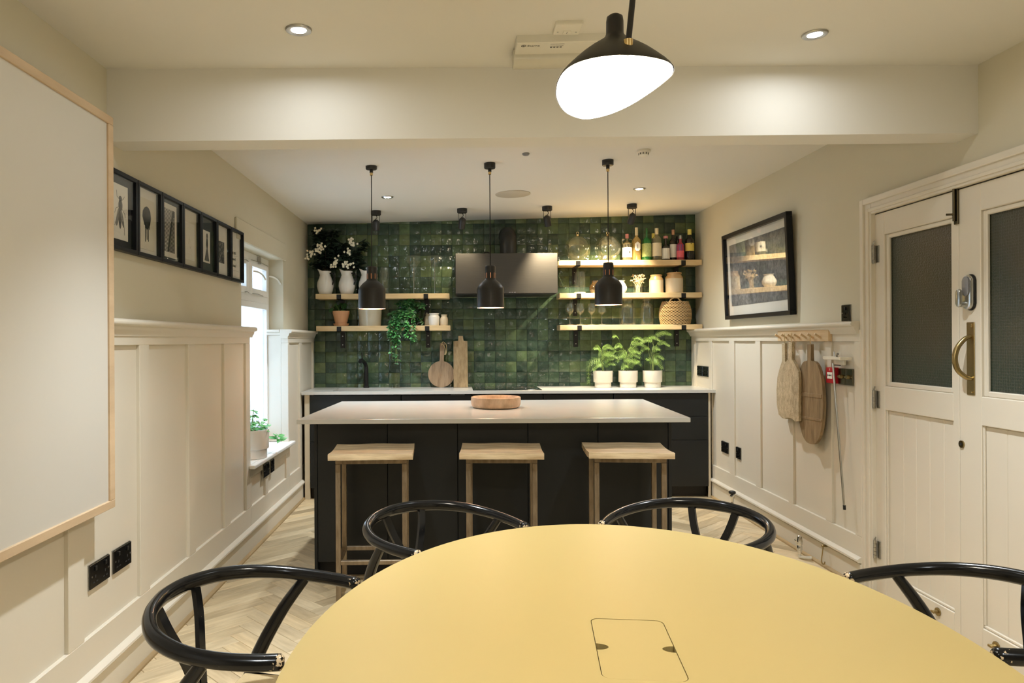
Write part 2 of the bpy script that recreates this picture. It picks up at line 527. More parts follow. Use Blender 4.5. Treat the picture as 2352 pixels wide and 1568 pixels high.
def tag(o, label, cat, group=None, kind=None):
    o['label'] = label
    o['category'] = cat
    if group:
        o['group'] = group
    if kind:
        o['kind'] = kind
    return o

def thing(name, label, cat, loc=(0, 0, 0), rot=(0, 0, 0), group=None, kind=None):
    o = bpy.data.objects.new(name, None)
    o.empty_display_size = .05
    COL.objects.link(o)
    o.location = loc
    o.rotation_euler = rot
    return tag(o, label, cat, group, kind)

def copy_tree(o, parent=None, loc=None, rot=None, label=None):
    c = o.copy()
    COL.objects.link(c)
    c.parent = parent
    if loc is not None:
        c.location = loc
    if rot is not None:
        c.rotation_euler = rot
    if label:
        c['label'] = label
    for ch in list(o.children):
        copy_tree(ch, c)
    return c

def smooth_path(pts, sub=6):
    P = [Vector(p) for p in pts]
    out = []
    for i in range(len(P) - 1):
        p0, p1, p2, p3 = P[max(i - 1, 0)], P[i], P[i + 1], P[min(i + 2, len(P) - 1)]
        for k in range(sub):
            t = k / sub
            out.append(.5 * ((2 * p1) + (p2 - p0) * t + (2 * p0 - 5 * p1 + 4 * p2 - p3) * t * t + (3 * p1 - p0 - 3 * p2 + p3) * t ** 3))
    out.append(P[-1])
    return out

def text(s, size, mat, parent, loc, rot, name='lettering', align='LEFT', label=None):
    cu = bpy.data.curves.new('lettering', 'FONT')
    cu.body = s
    cu.size = size
    cu.align_x = align
    cu.extrude = size * .01
    tmp = bpy.data.objects.new('lettering_tmp', cu)
    COL.objects.link(tmp)
    me = bpy.data.meshes.new_from_object(tmp)
    bpy.data.objects.remove(tmp)
    bpy.data.curves.remove(cu)
    me.materials.append(M[mat])
    return place(name, me, parent, loc, rot, label)

def light(kind, name, parent, loc, power, col, rot=(0, 0, 0), size=.05, spot=None, blend=.6):
    l = bpy.data.lights.new(name, kind)
    l.energy = power
    l.color = col
    if kind == 'SPOT':
        l.spot_size = spot
        l.spot_blend = blend
    if kind == 'AREA':
        l.size = size
    else:
        l.shadow_soft_size = size
    o = bpy.data.objects.new(name, l)
    COL.objects.link(o)
    o.parent = parent
    o.location = loc
    o.rotation_euler = rot
    return o
# ------------------------------------------------------------------ room shell
XL, XR, YB, YF = -1.39, 2.225, 6.70, -2.3
def zc(x):
    return 2.44 + (x - XL) / (XR - XL) * .075
W0, W1, WS, WH = 4.63, 5.75, .535, 2.0            # window opening along the left wall
D0, D1, DH = 2.50, 3.84, 2.022                    # door opening along the right wall
S = 'structure'
# floor
b = B(); b.box(XL - .2, XR + .2, YF - .2, YB + .2, -.12, -.014)
floor = b.build('floor', 'dark_void')
tag(floor, 'oak herringbone parquet floor of the whole room', 'floor', kind=S)
# ceiling (falls a little to the left)
b = B(); x0, x1 = XL - .25, XR + .25
b.hexa([(x0, YF - .2, zc(x0)), (x1, YF - .2, zc(x1)), (x1, YB + .25, zc(x1)), (x0, YB + .25, zc(x0)),
        (x0, YF - .2, 2.9), (x1, YF - .2, 2.9), (x1, YB + .25, 2.9), (x0, YB + .25, 2.9)])
tag(b.build('ceiling', 'ceiling_paint'), 'cream painted plaster ceiling over the kitchen and dining area', 'ceiling', kind=S)
# beam
b = B()
f0, f1, k0, k1 = 2.86, 3.06, 3.00, 3.20
b.hexa([(XL, f0, 2.151), (XR, f1, 2.224), (XR, k1, 2.220), (XL, k0, 2.151),
        (XL, f0, 2.60), (XR, f1, 2.60), (XR, k1, 2.60), (XL, k0, 2.60)])
tag(b.build('ceiling_beam', 'ceiling_paint'), 'boxed plaster beam crossing the room under the ceiling', 'beam', kind=S)
# walls
b = B()
b.box(XL - .27, XL, YF - .2, W0, -.1, 2.7); b.box(XL - .27, XL, W1, YB + .25, -.1, 2.7)
b.box(XL - .27, XL, W0, W1, -.1, WS); b.box(XL - .27, XL, W0, W1, WH, 2.7)
wall_left = b.build('wall_left', 'wall_paint')
tag(wall_left, 'left wall, cream plaster above painted panelling with a window', 'wall', kind=S)
b = B()
b.box(XR, XR + .27, YF - .2, D0, -.1, 2.7); b.box(XR, XR + .27, D1, YB + .25, -.1, 2.7)
b.box(XR, XR + .27, D0, D1, DH, 2.7); b.box(XR + .1, XR + .27, D0, D1, -.1, DH)
wall_right = b.build('wall_right', 'wall_paint')
tag(wall_right, 'right wall, cream plaster above painted panelling beside the double doors', 'wall', kind=S)
b = B(); b.box(XL - .27, XR + .27, YB + .012, YB + .25, -.1, 2.7)
wall_back = b.build('wall_back', 'grout')
tag(wall_back, 'kitchen wall covered in glossy green handmade square tiles', 'wall', kind=S)
b = B(); b.box(XL - .27, XR + .27, YF - .25, YF, -.1, 2.7)
tag(b.build('wall_front', 'wall_paint'), 'plain cream wall closing the dining end of the room', 'wall', kind=S)
# plaster lintel band over the window
b = B(); b.box(XL, XL + .014, 4.50, 5.80, 2.0, 2.135, .004)
b.build('lintel_band', 'wall_paint', wall_left)

# wainscot
PF, SF = XL + .040, XL + .055       # panel face, stile face (left)
def run_left(y0, y1, bays, zb, zt, zr):
    """one run of panelling on the left wall: bays of recessed panels between stiles and rails"""
    b = B(); b.box(XL, SF, y0, y1, .10, zb, .002); b.build('bottom_rail', 'panel_paint', wall_left)
    b = B(); b.box(XL, SF, y0, y1, zt, zr, .002); b.build('top_rail', 'panel_paint', wall_left)
    ed = [y0] + [v for q in bays for v in q] + [y1]
    for i in range(0, len(ed), 2):
        if ed[i + 1] - ed[i] > .004:
            b = B(); b.box(XL, SF, ed[i], ed[i + 1], zb, zt, .002); b.build('stile', 'panel_paint', wall_left)
    for q in bays:
        b = B(); b.box(XL, PF, q[0] - .002, q[1] + .002, zb - .002, zt + .002); b.build('panel', 'panel_paint', wall_left)
run_left(YF, W0, [(-.78, -.33), (-.22, .235), (.335, .79), (.89, 1.345), (1.45, 1.90), (2.005, 2.46), (2.565, 3.02), (3.115, 3.57), (3.66, 4.117), (4.22, 4.54)], .285, 1.34, 1.40)
run_left(W0, 5.67, [(4.66, 4.99), (5.06, 5.60)], .285, .475, .533)
run_left(5.67, YB, [(5.715, 6.09), (6.18, 6.655)], .285, 1.34, 1.40)
PFR, SFR = XR - .028, XR - .042
def run_right(y0, y1, bays, zb, zt, zr):
    b = B(); b.box(SFR, XR, y0, y1, .10, zb, .002); b.build('bottom_rail', 'panel_paint', wall_right)
    b = B(); b.box(SFR, XR, y0, y1, zt, zr, .002); b.build('top_rail', 'panel_paint', wall_right)
    ed = [y0] + [v for q in bays for v in q] + [y1]
    for i in range(0, len(ed), 2):
        if ed[i + 1] - ed[i] > .004:
            b = B(); b.box(SFR, XR, ed[i], ed[i + 1], zb, zt, .002); b.build('stile', 'panel_paint', wall_right)
    for q in bays:
        b = B(); b.box(PFR, XR, q[0] - .002, q[1] + .002, zb - .002, zt + .002); b.build('panel', 'panel_paint', wall_right)
run_right(3.887, YB, [(3.95, 4.195), (4.267, 4.676), (4.747, 5.18), (5.265, 5.67), (5.77, 6.17), (6.24, 6.61)], .275, 1.335, 1.40)
run_right(YF, 2.42, [(-1.6, -1.1), (-1.0, -.5), (-.4, .1), (.2, .7), (.8, 1.3), (1.4, 1.9)], .275, 1.335, 1.40)
# far reveal of the window, lined in the same boards
b = B(); b.box(XL - .114, XL, 5.672, 5.749, .562, 1.40, .002); b.build('reveal_board', 'panel_paint', wall_left)
b = B(); b.box(XL - .113, XL - .0005, 5.655, 5.749, 1.401, 1.424, .003).box(XL - .112, XL - .0005, 5.636, 5.749, 1.4245, 1.445, .006, 2)
b.build('reveal_cap', 'panel_paint', wall_left)
# dado rails
def dado(name, side, y0, y1, label):
    base, s = (XL, 1) if side == 'l' else (XR, -1)
    o = 0.0 if side == 'l' else -.006
    pr = [(0, 1.446), (.078, 1.446), (.087, 1.443), (.092, 1.436), (.093, 1.430), (.090, 1.422), (.082, 1.417), (.074, 1.416), (.072, 1.408), (.069, 1.399), (.062, 1.390), (.060, 1.378), (0, 1.378)]
    b = B(); b.prism([(base + s * (x + o if x else 0), z) for x, z in pr], y0, y1, 'y')
    tag(b.build(name, 'panel_paint', smooth=True, ang=50), label, 'moulding', kind=S)
dado('trim_1', 'l', YF, 4.672, 'moulded dado rail on the left wall up to the window')
dado('trim_2', 'l', 5.635, YB, 'short moulded dado rail on the left wall beyond the window')
dado('trim_3', 'r', 3.905, YB, 'moulded dado rail on the right wall above the peg rail')
# skirtings
def skirting(name, side, y0, y1, label):
    base, s = (XL, 1) if side == 'l' else (XR, -1)
    w = .065 if side == 'l' else .050
    pr = [(0, 0), (w, 0), (w, .128), (w - .010, .130), (w - .010, .134), (w + .010, .136), (w + .016, .143), (w + .015, .152), (w + .006, .160), (w - .006, .165), (0, .168)]
    b = B(); b.prism([(base + s * x, z) for x, z in pr], y0, y1, 'y')
    o = b.build(name, 'panel_paint', smooth=True, ang=40)
    tag(o, label, 'skirting board', kind=S)
    b = B(); b.prism([(base + s * x, z) for x, z in ((w, 0), (w + .017, 0), (w + .016, .008), (w + .010, .014), (w, .017))], y0, y1, 'y')
    b.build('floor_bead', 'oak_bead', o, smooth=True)
skirting('baseboard_left', 'l', YF, 6.17, 'tall painted skirting board along the left wall')
dado('trim_5', 'r', YF, 2.44, 'moulded dado rail on the right wall on the near side of the doors')
skirting('baseboard_right', 'r', YF, 2.44, 'tall painted skirting board on the right wall on the near side of the doors')
skirting('baseboard_right', 'r', 3.888, 6.17, 'tall painted skirting board along the right wall')

# floor planks: herringbone
PW, PL, GAP = .085, .425, .0008
pb = B(); pb.box(-PL / 2 + GAP, PL / 2 - GAP, -PW / 2 + GAP, PW / 2 - GAP, -.014, 0, .0012)
plank_me = pb.mesh('floor_board', uvfn=lambda c: (c.x, c.y))
plank_me.materials.append(M['oak_floor'])
spots = []
a = 1 / math.sqrt(2)
for col in range(-12, 14):
    for row in range(-60, 140):
        # pair of boards forming one tooth; teeth step along y by PW*sqrt2, columns along x by PL*sqrt2
        x = col * PL * math.sqrt(2)
        y = row * PW * math.sqrt(2)
        spots.append((x - PL * a / 2, y, 45))
        spots.append((x + PL * a / 2, y + PW * a, -45))
planks = []
for x, y, d in spots:
    x += -1.02
    if XL - .10 < x < XR + .16 and YF - .1 < y < YB + .05:
        planks.append((x, y, d))
def seen(x, y):
    if y < 1.45 or y > 6.2:
        return 9e9
    if x < -.3 and x > -1.31 and (x < -.80 or y < 4.1):
        return y + (4 if x > -.55 and y < 3.3 else 0)
    if x > 1.2 and y > 2.9:
        return y + .5
    if y < 4.1 and y > 2.9:
        return y + 3
    return 1e6 + y
planks.sort(key=lambda p: seen(p[0], p[1]))
rest = B()
uvl = rest.bm.loops.layers.uv.new('UVMap')
for i, (x, y, d) in enumerate(planks):
    if i < 300:
        place('floor_board', plank_me, floor, (x, y, 0), (0, 0, R(d)))
    else:
        tmp = [Vector(c) for c in ((-PL / 2 + GAP, -PW / 2 + GAP, 0), (PL / 2 - GAP, -PW / 2 + GAP, 0), (PL / 2 - GAP, PW / 2 - GAP, 0), (-PL / 2 + GAP, PW / 2 - GAP, 0))]
        mt = Matrix.Translation((x, y, 0)) @ Matrix.Rotation(R(d), 4, 'Z')
        up = [rest.bm.verts.new(mt @ c) for c in tmp]
        lo = [rest.bm.verts.new(mt @ (c - Vector((0, 0, .014)))) for c in tmp]
        fs = [rest.bm.faces.new(up)] + [rest.bm.faces.new((up[k], lo[k], lo[(k + 1) % 4], up[(k + 1) % 4])) for k in range(4)]
        for f in fs:
            for l in f.loops:
                c = mt.inverted() @ l.vert.co
                l[uvl].uv = (c.x, c.y)
o = rest.build('floor_boards', 'oak_floor', floor)
o['kind'] = 'stuff'

# wall tiles
rng = random.Random(7)
TP = .099
def tile_geo(bm, cx, cy, cz, rx, rz, wob, hw=.0486):
    """glazed tile facing -y, its face a 4x4 grid with softened rim"""
    rows = []
    for i in range(4):
        row = []
        for j in range(4):
            u, v = (-1, -.9, .9, 1)[j], (-1, -.9, .9, 1)[i]
            edge = i in (0, 3) or j in (0, 3)
            y = -.0105 + (.0022 if edge else 0) + (0 if edge else wob[(i - 1) * 2 + (j - 1)])
            y += rx * v * hw + rz * u * hw
            row.append(bm.verts.new((cx + u * hw, cy + y, cz + v * hw)))
        rows.append(row)
    for i in range(3):
        for j in range(3):
            bm.faces.new((rows[i][j], rows[i][j + 1], rows[i + 1][j + 1], rows[i + 1][j]))
    back = [bm.verts.new((cx + u * hw, cy + .002, cz + v * hw)) for u, v in ((-1, -1), (1, -1), (1, 1), (-1, 1))]
    sides = [rows[0], [r[3] for r in rows], rows[3][::-1], [r[0] for r in rows][::-1]]
    for k in range(4):
        bm.faces.new([back[k]] + [back[(k + 1) % 4]] + sides[k][::-1])
def wobs():
    return [rng.uniform(-.0007, .0007) for _ in range(4)]
tile_mes = []
for k in range(10):
    tb = B(); tile_geo(tb.bm, 0, 0, 0, rng.uniform(-.012, .012), rng.uniform(-.012, .012), wobs())
    me = tb.mesh('tile', True, 60); me.materials.append(M['zellige']); tile_mes.append(me)
cells = []
for i in range(-16, 22):
    for k in range(-1, 17):
        x, z = .1563 + (i + .5) * TP, .954 + (k + .5) * TP
        if x - TP / 2 > XR - .002 or x + TP / 2 < XL + .002 or z - TP / 2 > zc(x) + .005:
            continue
        hid = (-.04 < x < .90 and 1.70 < z < 2.10) or z < .93 or (x < -.85 and z > 1.75) or (x > .95 and (abs(z - 1.75) < .07 or abs(z - 2.05) < .07 or abs(z - 1.46) < .05)) or (x < -.05 and (abs(z - 1.75) < .07 or abs(z - 1.46) < .05)) or (-.75 < x < -.3 and 1.2 < z < 1.75) or (1.2 < x < 1.95 and 1.0 < z < 1.35) or z > zc(x) - .02
        cells.append((hid, abs(x - .45), x, z))
cells.sort()
rest = B()
for n_, (hid, _, x, z) in enumerate(cells):
    if n_ < 300 and not hid:
        place('tile', tile_mes[rng.randrange(10)], wall_back, (x, YB + .012, z), (0, 0, 0))
    else:
        tile_geo(rest.bm, x, YB + .012, z, rng.uniform(-.012, .012), rng.uniform(-.012, .012), wobs())
o = rest.build('tiles', 'zellige', wall_back, True, ang=60)
o['kind'] = 'stuff'

# ------------------------------------------------------------------ window
win = thing('window_1', 'white painted casement window with frosted panes above the sill', 'window', (XL, 5.19, WS), kind=S)
def wbox(name, y0, y1, z0, z1, x0, x1, mat='white_gloss', par=None, bev=.003):
    b = B(); b.box(x0, x1, y0 - 5.19, y1 - 5.19, z0 - WS, z1 - WS, bev)
    return b.build(name, mat, par or win)
FX0, FX1 = -.20, -.115           # frame depth behind the plaster face
for nm, y0, y1, z0, z1 in (('jamb', W0, W0 + .05, .56, WH), ('jamb', W1 - .05, W1, .56, WH), ('head', W0 + .05, W1 - .05, WH - .05, WH), ('bottom_frame', W0 + .05, W1 - .05, .56, .61), ('transom', W0 + .05, W1 - .05, 1.645, 1.70), ('mullion', 5.16, 5.22, 1.70, WH - .05)):
    wbox(nm, y0, y1, z0, z1, FX0, FX1)
for y0, y1, z0, z1 in ((W0 + .05, 5.16, 1.70, WH - .05), (5.22, W1 - .05, 1.70, WH - .05), (W0 + .05, W1 - .05, .61, 1.645)):
    s = wbox('sash', y0, y0 + .045, z0, z1, FX0 + .02, FX1 + .008)
    for q in ((y1 - .045, y1, z0, z1), (y0 + .045, y1 - .045, z1 - .045, z1), (y0 + .045, y1 - .045, z0, z0 + .045)):
        b = B(); b.box(FX0 + .02, FX1 + .008, q[0] - 5.19, q[1] - 5.19, q[2] - WS, q[3] - WS, .003); b.build('sash_bar', 'white_gloss', s)
    b = B(); b.box(FX0 + .055, FX0 + .061, y0 + .045 - 5.19, y1 - .045 - 5.19, z0 + .045 - WS, z1 - .045 - WS)
    b.build('pane', 'frosted_glass', s)
sill = B(); sill.box(-.20, .056, -.558, .536, 0, .025, .001); sill.box(.0565, .096, -.60, .55, 0, .025, .006, 2)
sill.build('window_sill', 'white_gloss', win, label='white painted window sill board')
# curved casement stays and the wire hooks of the top lights
for yy in (5.26, 5.70):
    p = smooth_path([(-.10, yy - 5.19, 1.868 - WS), (-.07, yy - 5.19 + .012, 1.862 - WS), (-.04, yy - 5.19 + .024, 1.842 - WS), (-.018, yy - 5.19 + .032, 1.805 - WS)], 5)
    b = B(); b.bar(p, .007, .012); b.build('stay', 'white_plastic', win, True)
b = B(); b.box(-.11, -.09, .22, .25, 1.40, 1.455); b.build('catch', 'nickel', win)
for y0, y1, z in ((5.0, 5.14, 1.925), (5.22, 5.66, 1.945), (5.05, 5.15, 1.70), (5.24, 5.52, 1.70)):
    b = B(); b.tube([(-.10, y0 - 5.19, z - WS), (-.098, (y0 + y1) / 2 - 5.19, z - WS + .006), (-.10, y1 - 5.19, z - WS)], .003, 6); b.build('curtain_wire', 'nickel', win)

# ------------------------------------------------------------------ doors in the right wall
cas = thing('trim_4', 'moulded door casing around the cream double doors', 'casing', (XR, 3.17, 0), kind=S)
def cbox(name, x0, x1, y0, y1, z0, z1, bev=.004):
    b = B(); b.box(x0, x1, y0 - 3.17, y1 - 3.17, z0, z1, bev, 2); return b.build(name, 'door_paint', cas)
for x0, o0, o1 in ((-.028, 0, .085), (-.040, .055, .087), (-.036, .012, .030)):
    cbox('casing_strip', x0, 0, D1 - .028 + o0, D1 - .028 + o1, 0, 2.012 + o1)
    cbox('casing_strip', x0, 0, D0 + .03 - o1, D0 + .03 - o0, 0, 2.012 + o1)
    cbox('casing_strip', x0, 0, D0 + .03 - o0, D1 - .028 + o0, 2.012 + o0, 2.012 + o1)
cbox('jamb', .0, .10, D1 - .004, D1, 0, DH, 0); cbox('jamb_head', .0, .10, D0, D1, DH - .004, DH, 0)
def leaf_door(name, label, y0, y1, g0, g1, boards, gz0=1.127, gz1=1.870):
    """leaf from y0 (near) to y1 (far); g0..g1 glass; boards = joints of the lower panel from far to near"""
    xf = -.004
    d = thing(name, label, 'door', (XR, (y0 + y1) / 2, 0), kind=S)
    yc = (y0 + y1) / 2
    def p(nm, x0, x1, a, c, z0, z1, mat='door_paint', bev=.003, par=None):
        b = B(); b.box(x0, x1, a - yc, c - yc, z0, z1, bev); return b.build(nm, mat, par or d)
    w0, w1 = g0 - .024, g1 + .024
    p('stile', xf, .045, w1, y1, .008, 2.008); p('stile', xf, .045, y0, w0, .008, 2.008)
    p('top_rail', xf, .045, w0, w1, gz1 + .022, 2.008); p('lock_rail', xf, .045, w0, w1, .980, gz0 - .024); p('bottom_rail', xf, .045, w0, w1, .008, .122)
    gl = p('glass_pane', .022, .028, g0 - .006, g1 + .006, gz0 - .006, gz1 + .006, 'wired_glass', 0)
    for q in ((w0, g0, gz0 - .024, gz1 + .022), (g1, w1, gz0 - .024, gz1 + .022), (g0, g1, gz0 - .024, gz0), (g0, g1, gz1, gz1 + .022)):
        p('glazing_bead', .006, .022, q[0], q[1], q[2], q[3], 'door_paint', .004)
    for a, c in zip(boards, boards[1:]):
        p('board', .010, .032, c + .0006, a - .0006, .124, .978, 'door_paint', .003)
    p('panel_bead', .002, .012, w0, w1, .122, .136, 'door_paint', .004)
    p('panel_bead', .002, .010, w0, w0 + .010, .136, .98, 'door_paint', .002)
    p('panel_bead', .002, .010, w1 - .010, w1, .136, .98, 'door_paint', .002)
    return d, yc
door1, yc1 = leaf_door('door_1', 'cream door leaf with hinges, the one beside the panelling and peg rail', 3.181, D1 - .006, 3.243, 3.708, [3.73, 3.60, 3.50, 3.40, 3.30, 3.219])
door2, yc2 = leaf_door('door_2', 'cream door leaf with brass pull and grey keypad lock', 2.515, 3.178, 2.655, 3.022, [3.046, 2.92, 2.82, 2.72, 2.631])
for z in (1.796, 1.03, .237):
    h = B(); h.box(-.008, -.003, D1 - .066 - yc1, D1 - .040 - yc1, z - .045, z + .045, .001); hg = h.build('hinge', 'nickel', door1)
    for k in range(5):
        h = B(); h.cyl((-.019, D1 - .036 - yc1, z - .048 + k * .0195), (-.019, D1 - .036 - yc1, z - .048 + k * .0195 + .0175), .0075, 10); h.build('knuckle', 'nickel', hg, True)
    h = B(); h.tube([(-.019, D1 - .036 - yc1, z - .05), (-.019, D1 - .036 - yc1, z + .052), (-.022, D1 - .050 - yc1, z + .068)], .003, 6); h.build('hinge_pin', 'nickel', hg)
# surface bolt at the head
b = B(); b.box(-.014, -.004, 3.172 - yc2, 3.196 - yc2, 1.855, 2.03, .002); bolt = b.build('surface_bolt', 'bronze_plate', door2, label='dark bronze surface bolt')
b = B(); b.cyl((-.02, 3.184 - yc2, 1.87), (-.02, 3.184 - yc2, 2.045), .006, 10).cyl((-.02, 3.184 - yc2, 1.90), (-.05, 3.190 - yc2, 1.90), .005, 8); b.build('bolt_rod', 'bronze_plate', bolt, True)
b = B(); b.box(-.026, -.004, 3.170 - yc2, 3.20 - yc2, 2.020, 2.045, .003); b.build('keeper', 'bronze_plate', bolt)
# keypad lock
def capsule(y0, y1, z0, z1, n=10):
    r = (y1 - y0) / 2; yc = (y0 + y1) / 2
    return [(yc + r * math.cos(a), z1 - r + r * math.sin(a)) for a in [PI * k / n for k in range(n + 1)]] + [(yc - r * math.cos(a), z0 + r - r * math.sin(a)) for a in [PI * k / n for k in range(n + 1)]]
b = B(); b.prism(capsule(3.070 - yc2, 3.130 - yc2, 1.470, 1.628), -.010, -.004, 'x', .002); lk = b.build('keypad_lock', 'black_metal', door2, label='grey keypad door lock')
b = B(); b.prism(capsule(3.076 - yc2, 3.128 - yc2, 1.475, 1.624), -.026, -.008, 'x', .004); b.build('lock_body', 'steel', lk, True)
b = B(); b.prism(capsule(3.082 - yc2, 3.122 - yc2, 1.532, 1.618), -.031, -.025, 'x', .002); b.build('keypad_cover', 'grey_plastic', lk, True)
b = B(); b.cyl((-.024, 3.108 - yc2, 1.497), (-.044, 3.112 - yc2, 1.497), .012, 14); b.build('thumb_stem', 'steel', lk, True)
b = B(); b.prism(capsule(3.102 - yc2, 3.130 - yc2, 1.485, 1.565), -.054, -.042, 'x', .005); b.build('thumb_turn', 'steel', lk, True)
# brass pull
b = B(); b.box(-.008, -.004, 3.080 - yc2, 3.128 - yc2, 1.105, 1.42, .002); pl = b.build('pull_plate', 'brass', door2, label='brass pull handle on a long plate')
b = B(); b.tube(smooth_path([(-.006, 3.10 - yc2, 1.36), (-.03, 3.106 - yc2, 1.348), (-.058, 3.112 - yc2, 1.31), (-.068, 3.114 - yc2, 1.262), (-.058, 3.112 - yc2, 1.215), (-.03, 3.106 - yc2, 1.185), (-.006, 3.10 - yc2, 1.175)], 6), [.008 + .0035 * math.sin(PI * k / 36) for k in range(37)], 12); b.build('bow_handle', 'brass', pl, True)
for z in (1.41, 1.40, 1.118):
    b = B(); b.cyl((-.007, 3.092 - yc2, z), (-.011, 3.092 - yc2, z), .004, 8); b.build('screw', 'pale_brass', pl)
b = B(); b.cyl((-.004, 3.162 - yc2, .885), (-.010, 3.162 - yc2, .885), .016, 16); kh = b.build('keyhole_cover', 'brass', door2)
b = B(); b.cyl((-.0095, 3.162 - yc2, .885), (-.0112, 3.162 - yc2, .885), .006, 10); b.build('keyhole', 'ink', kh)
for dd, yv, yc, z in ((door1, 3.325, yc1, .086), (door2, 2.965, yc2, .080)):
    b = B(); b.cyl((-.004, yv - yc, z), (-.010, yv - yc, z), .019, 14); ct = b.build('floor_catch', 'brass', dd, True)
    b = B(); b.cyl((-.008, yv - yc, z), (-.032, yv - yc + .004, z), .007, 10).box(-.034, -.028, yv - yc - .012, yv - yc + .014, z - .006, z + .006, .002); b.build('catch_knob', 'brass', ct, True)
# ------------------------------------------------------------------ kitchen run along the tiled wall
CF, CZ = 6.11, .92                   # worktop front edge, worktop height
b = B()
SK = (-1.085, -.60, 6.22, 6.57)      # sink cut-out
x0, x1 = XL + .062, XR - .012
b.box(x0, SK[0], CF, YB, CZ - .024, CZ); b.box(SK[1], x1, CF, YB, CZ - .024, CZ)
b.box(SK[0], SK[1], CF, SK[2], CZ - .024, CZ); b.box(SK[0], SK[1], SK[3], YB, CZ - .024, CZ)
tag(b.build('kitchen_worktop', 'stone_top'), 'pale stone worktop running below the green tiles', 'worktop')
units = [(-1.262, -.482, 'drawers', 'black base unit under the black sink, at the left wall'),
         (-.480, .124, 'door', 'black base unit with the silver grip, under the chopping boards'),
         (.126, .733, 'drawers', 'black base unit directly under the hob'),
         (.735, 1.333, 'door', 'black base unit between the hob unit and the end drawers'),
         (1.335, 2.142, 'drawers', 'black three drawer base unit at the right wall panelling')]
for ux0, ux1, kind, lab in units:
    u = thing('base_cabinet', lab, 'cabinet', ((ux0 + ux1) / 2, CF + .3, 0), group=None)
    w = (ux1 - ux0) / 2
    top = CZ - .028 if ux0 > -1.2 else CZ - .21
    b = B(); b.box(-w + .003, w - .003, -.255, .285, .10, top); b.build('carcass', 'black_cabinet', u)
    if kind == 'drawers':
        for z0, z1 in ((.694, .886), (.492, .690), (.096, .488)):
            b = B(); b.box(-w + .002, w - .002, -.276, -.256, z0, z1, .0025); dr = b.build('drawer_front', 'black_cabinet', u)
            b = B(); b.box(-w + .004, w - .004, -.274, -.262, z1 - .0005, z1 + .0015); b.build('top_edge', 'black_metal', dr)
    else:
        b = B(); b.box(-w + .002, w - .002, -.276, -.256, .096, .886, .0025); b.build('door', 'black_cabinet', u)
        if ux0 < 0:
            b = B(); b.box(-.06 + .24 - .06, .06 + .18, -.292, -.272, .888, .8905); b.build('grip', 'steel', u)
    b = B(); b.box(-w, w, -.215, -.20, 0.001, .094); b.build('plinth', 'black_plinth', u)
for nm, xa, xb, lab in (('filler_strip', XL + .082, -1.264, 'narrow cream filler strip between sink unit and left wall'), ('filler_strip', 2.144, XR - .062, 'narrow cream filler strip between end drawers and right wall')):
    b = B(); b.box(xa, xb, CF + .03, CF + .05, .0, CZ - .026, .001)
    tag(b.build(nm, 'cream_filler'), lab, 'filler strip')
# sink and tap
sk = thing('sink', 'black undermount sink sunk into the worktop', 'sink', ((SK[0] + SK[1]) / 2, (SK[2] + SK[3]) / 2, CZ - .024))
w, d = (SK[1] - SK[0]) / 2, (SK[3] - SK[2]) / 2
b = B(); b.box(-w - .012, -w, -d - .012, d + .012, -.16, -.002).box(w, w + .012, -d - .012, d + .012, -.16, -.002).box(-w, w, -d - .012, -d, -.16, -.002).box(-w, w, d, d + .012, -.16, -.002).box(-w - .012, w + .012, -d - .012, d + .012, -.172, -.16)
b.build('basin', 'sink_black', sk)
b = B(); b.cyl((0, 0, -.16), (0, 0, -.155), .04, 20); b.build('drain', 'nickel', sk, True)
X, _ = pt(841, 880, 6.62)
tp = thing('kitchen_tap', 'matt black single lever tap behind the sink', 'tap', (X, 6.635, CZ))
b = B(); b.cyl((0, 0, 0), (0, 0, .012), .027, 20).tube([(0, 0, .012), (0, 0, .19)], [.021, .019], 18); b.build('column', 'black_metal', tp, True)
b = B(); b.tube(smooth_path([(0, 0, .185), (-.006, -.01, .215), (-.02, -.05, .243), (-.032, -.11, .256), (-.036, -.15, .245)], 5), .0165, 14); b.build('spout', 'black_metal', tp, True)
b = B(); b.tube([(-.02, -.02, .235), (-.034, -.012, .262), (-.038, -.008, .325)], [.008, .006, .005], 10); b.build('lever', 'black_metal', tp, True)
# hob
b = B(); b.box(-.298, .298, -.235, .235, 0, .005, .002)
hob = tag(b.build('induction_hob', 'black_glass', loc=(.432, 6.415, CZ)), 'flush black glass hob set on the worktop', 'hob')
for qx, qy in ((-.15, -.1), (.15, -.1), (-.15, .11), (.15, .11)):
    b = B(); b.lathe([(.083, 0), (.085, 0), (.085, .0003), (.083, .0003)], 32, (0, 0, 0), False); b.build('cooking_zone', 'grey_plastic', hob, loc=(qx, qy, .0052))
# extractor hood
hd = thing('extractor_hood', 'dark brushed metal box hood with a black flue elbow', 'cooker hood', (.4355, 6.49, 1.755))
b = B(); b.box(-.4465, .4465, -.21, .208, 0.006, .357, .003); b.build('body', 'hood_steel', hd)
b = B(); b.box(-.43, .43, -.195, .195, 0, .008, .002); b.build('filter_plate', 'black_metal', hd)
b = B(); b.tube(smooth_path([(.031, .0, .35), (.031, .0, .44), (.031, .018, .505), (.031, .075, .55), (.031, .14, .562), (.031, .208, .562)], 6), .076, 28, up=Vector((1, 0, 0))); fl = b.build('flue', 'matt_black_shade', hd, True)
b = B(); b.lathe([(.079, 0), (.079, .014), (.076, .014), (.076, 0)], 28, (.031, 0, .352), False); b.build('flue_collar', 'matt_black_shade', fl, True)
b = B(); b.tube(smooth_path([(-.20, 0, .357), (-.19, 0, .385), (-.16, .01, .392), (-.13, .02, .38), (-.12, .03, .357)], 5), .006, 8); b.build('cable', 'black_metal', hd, True)
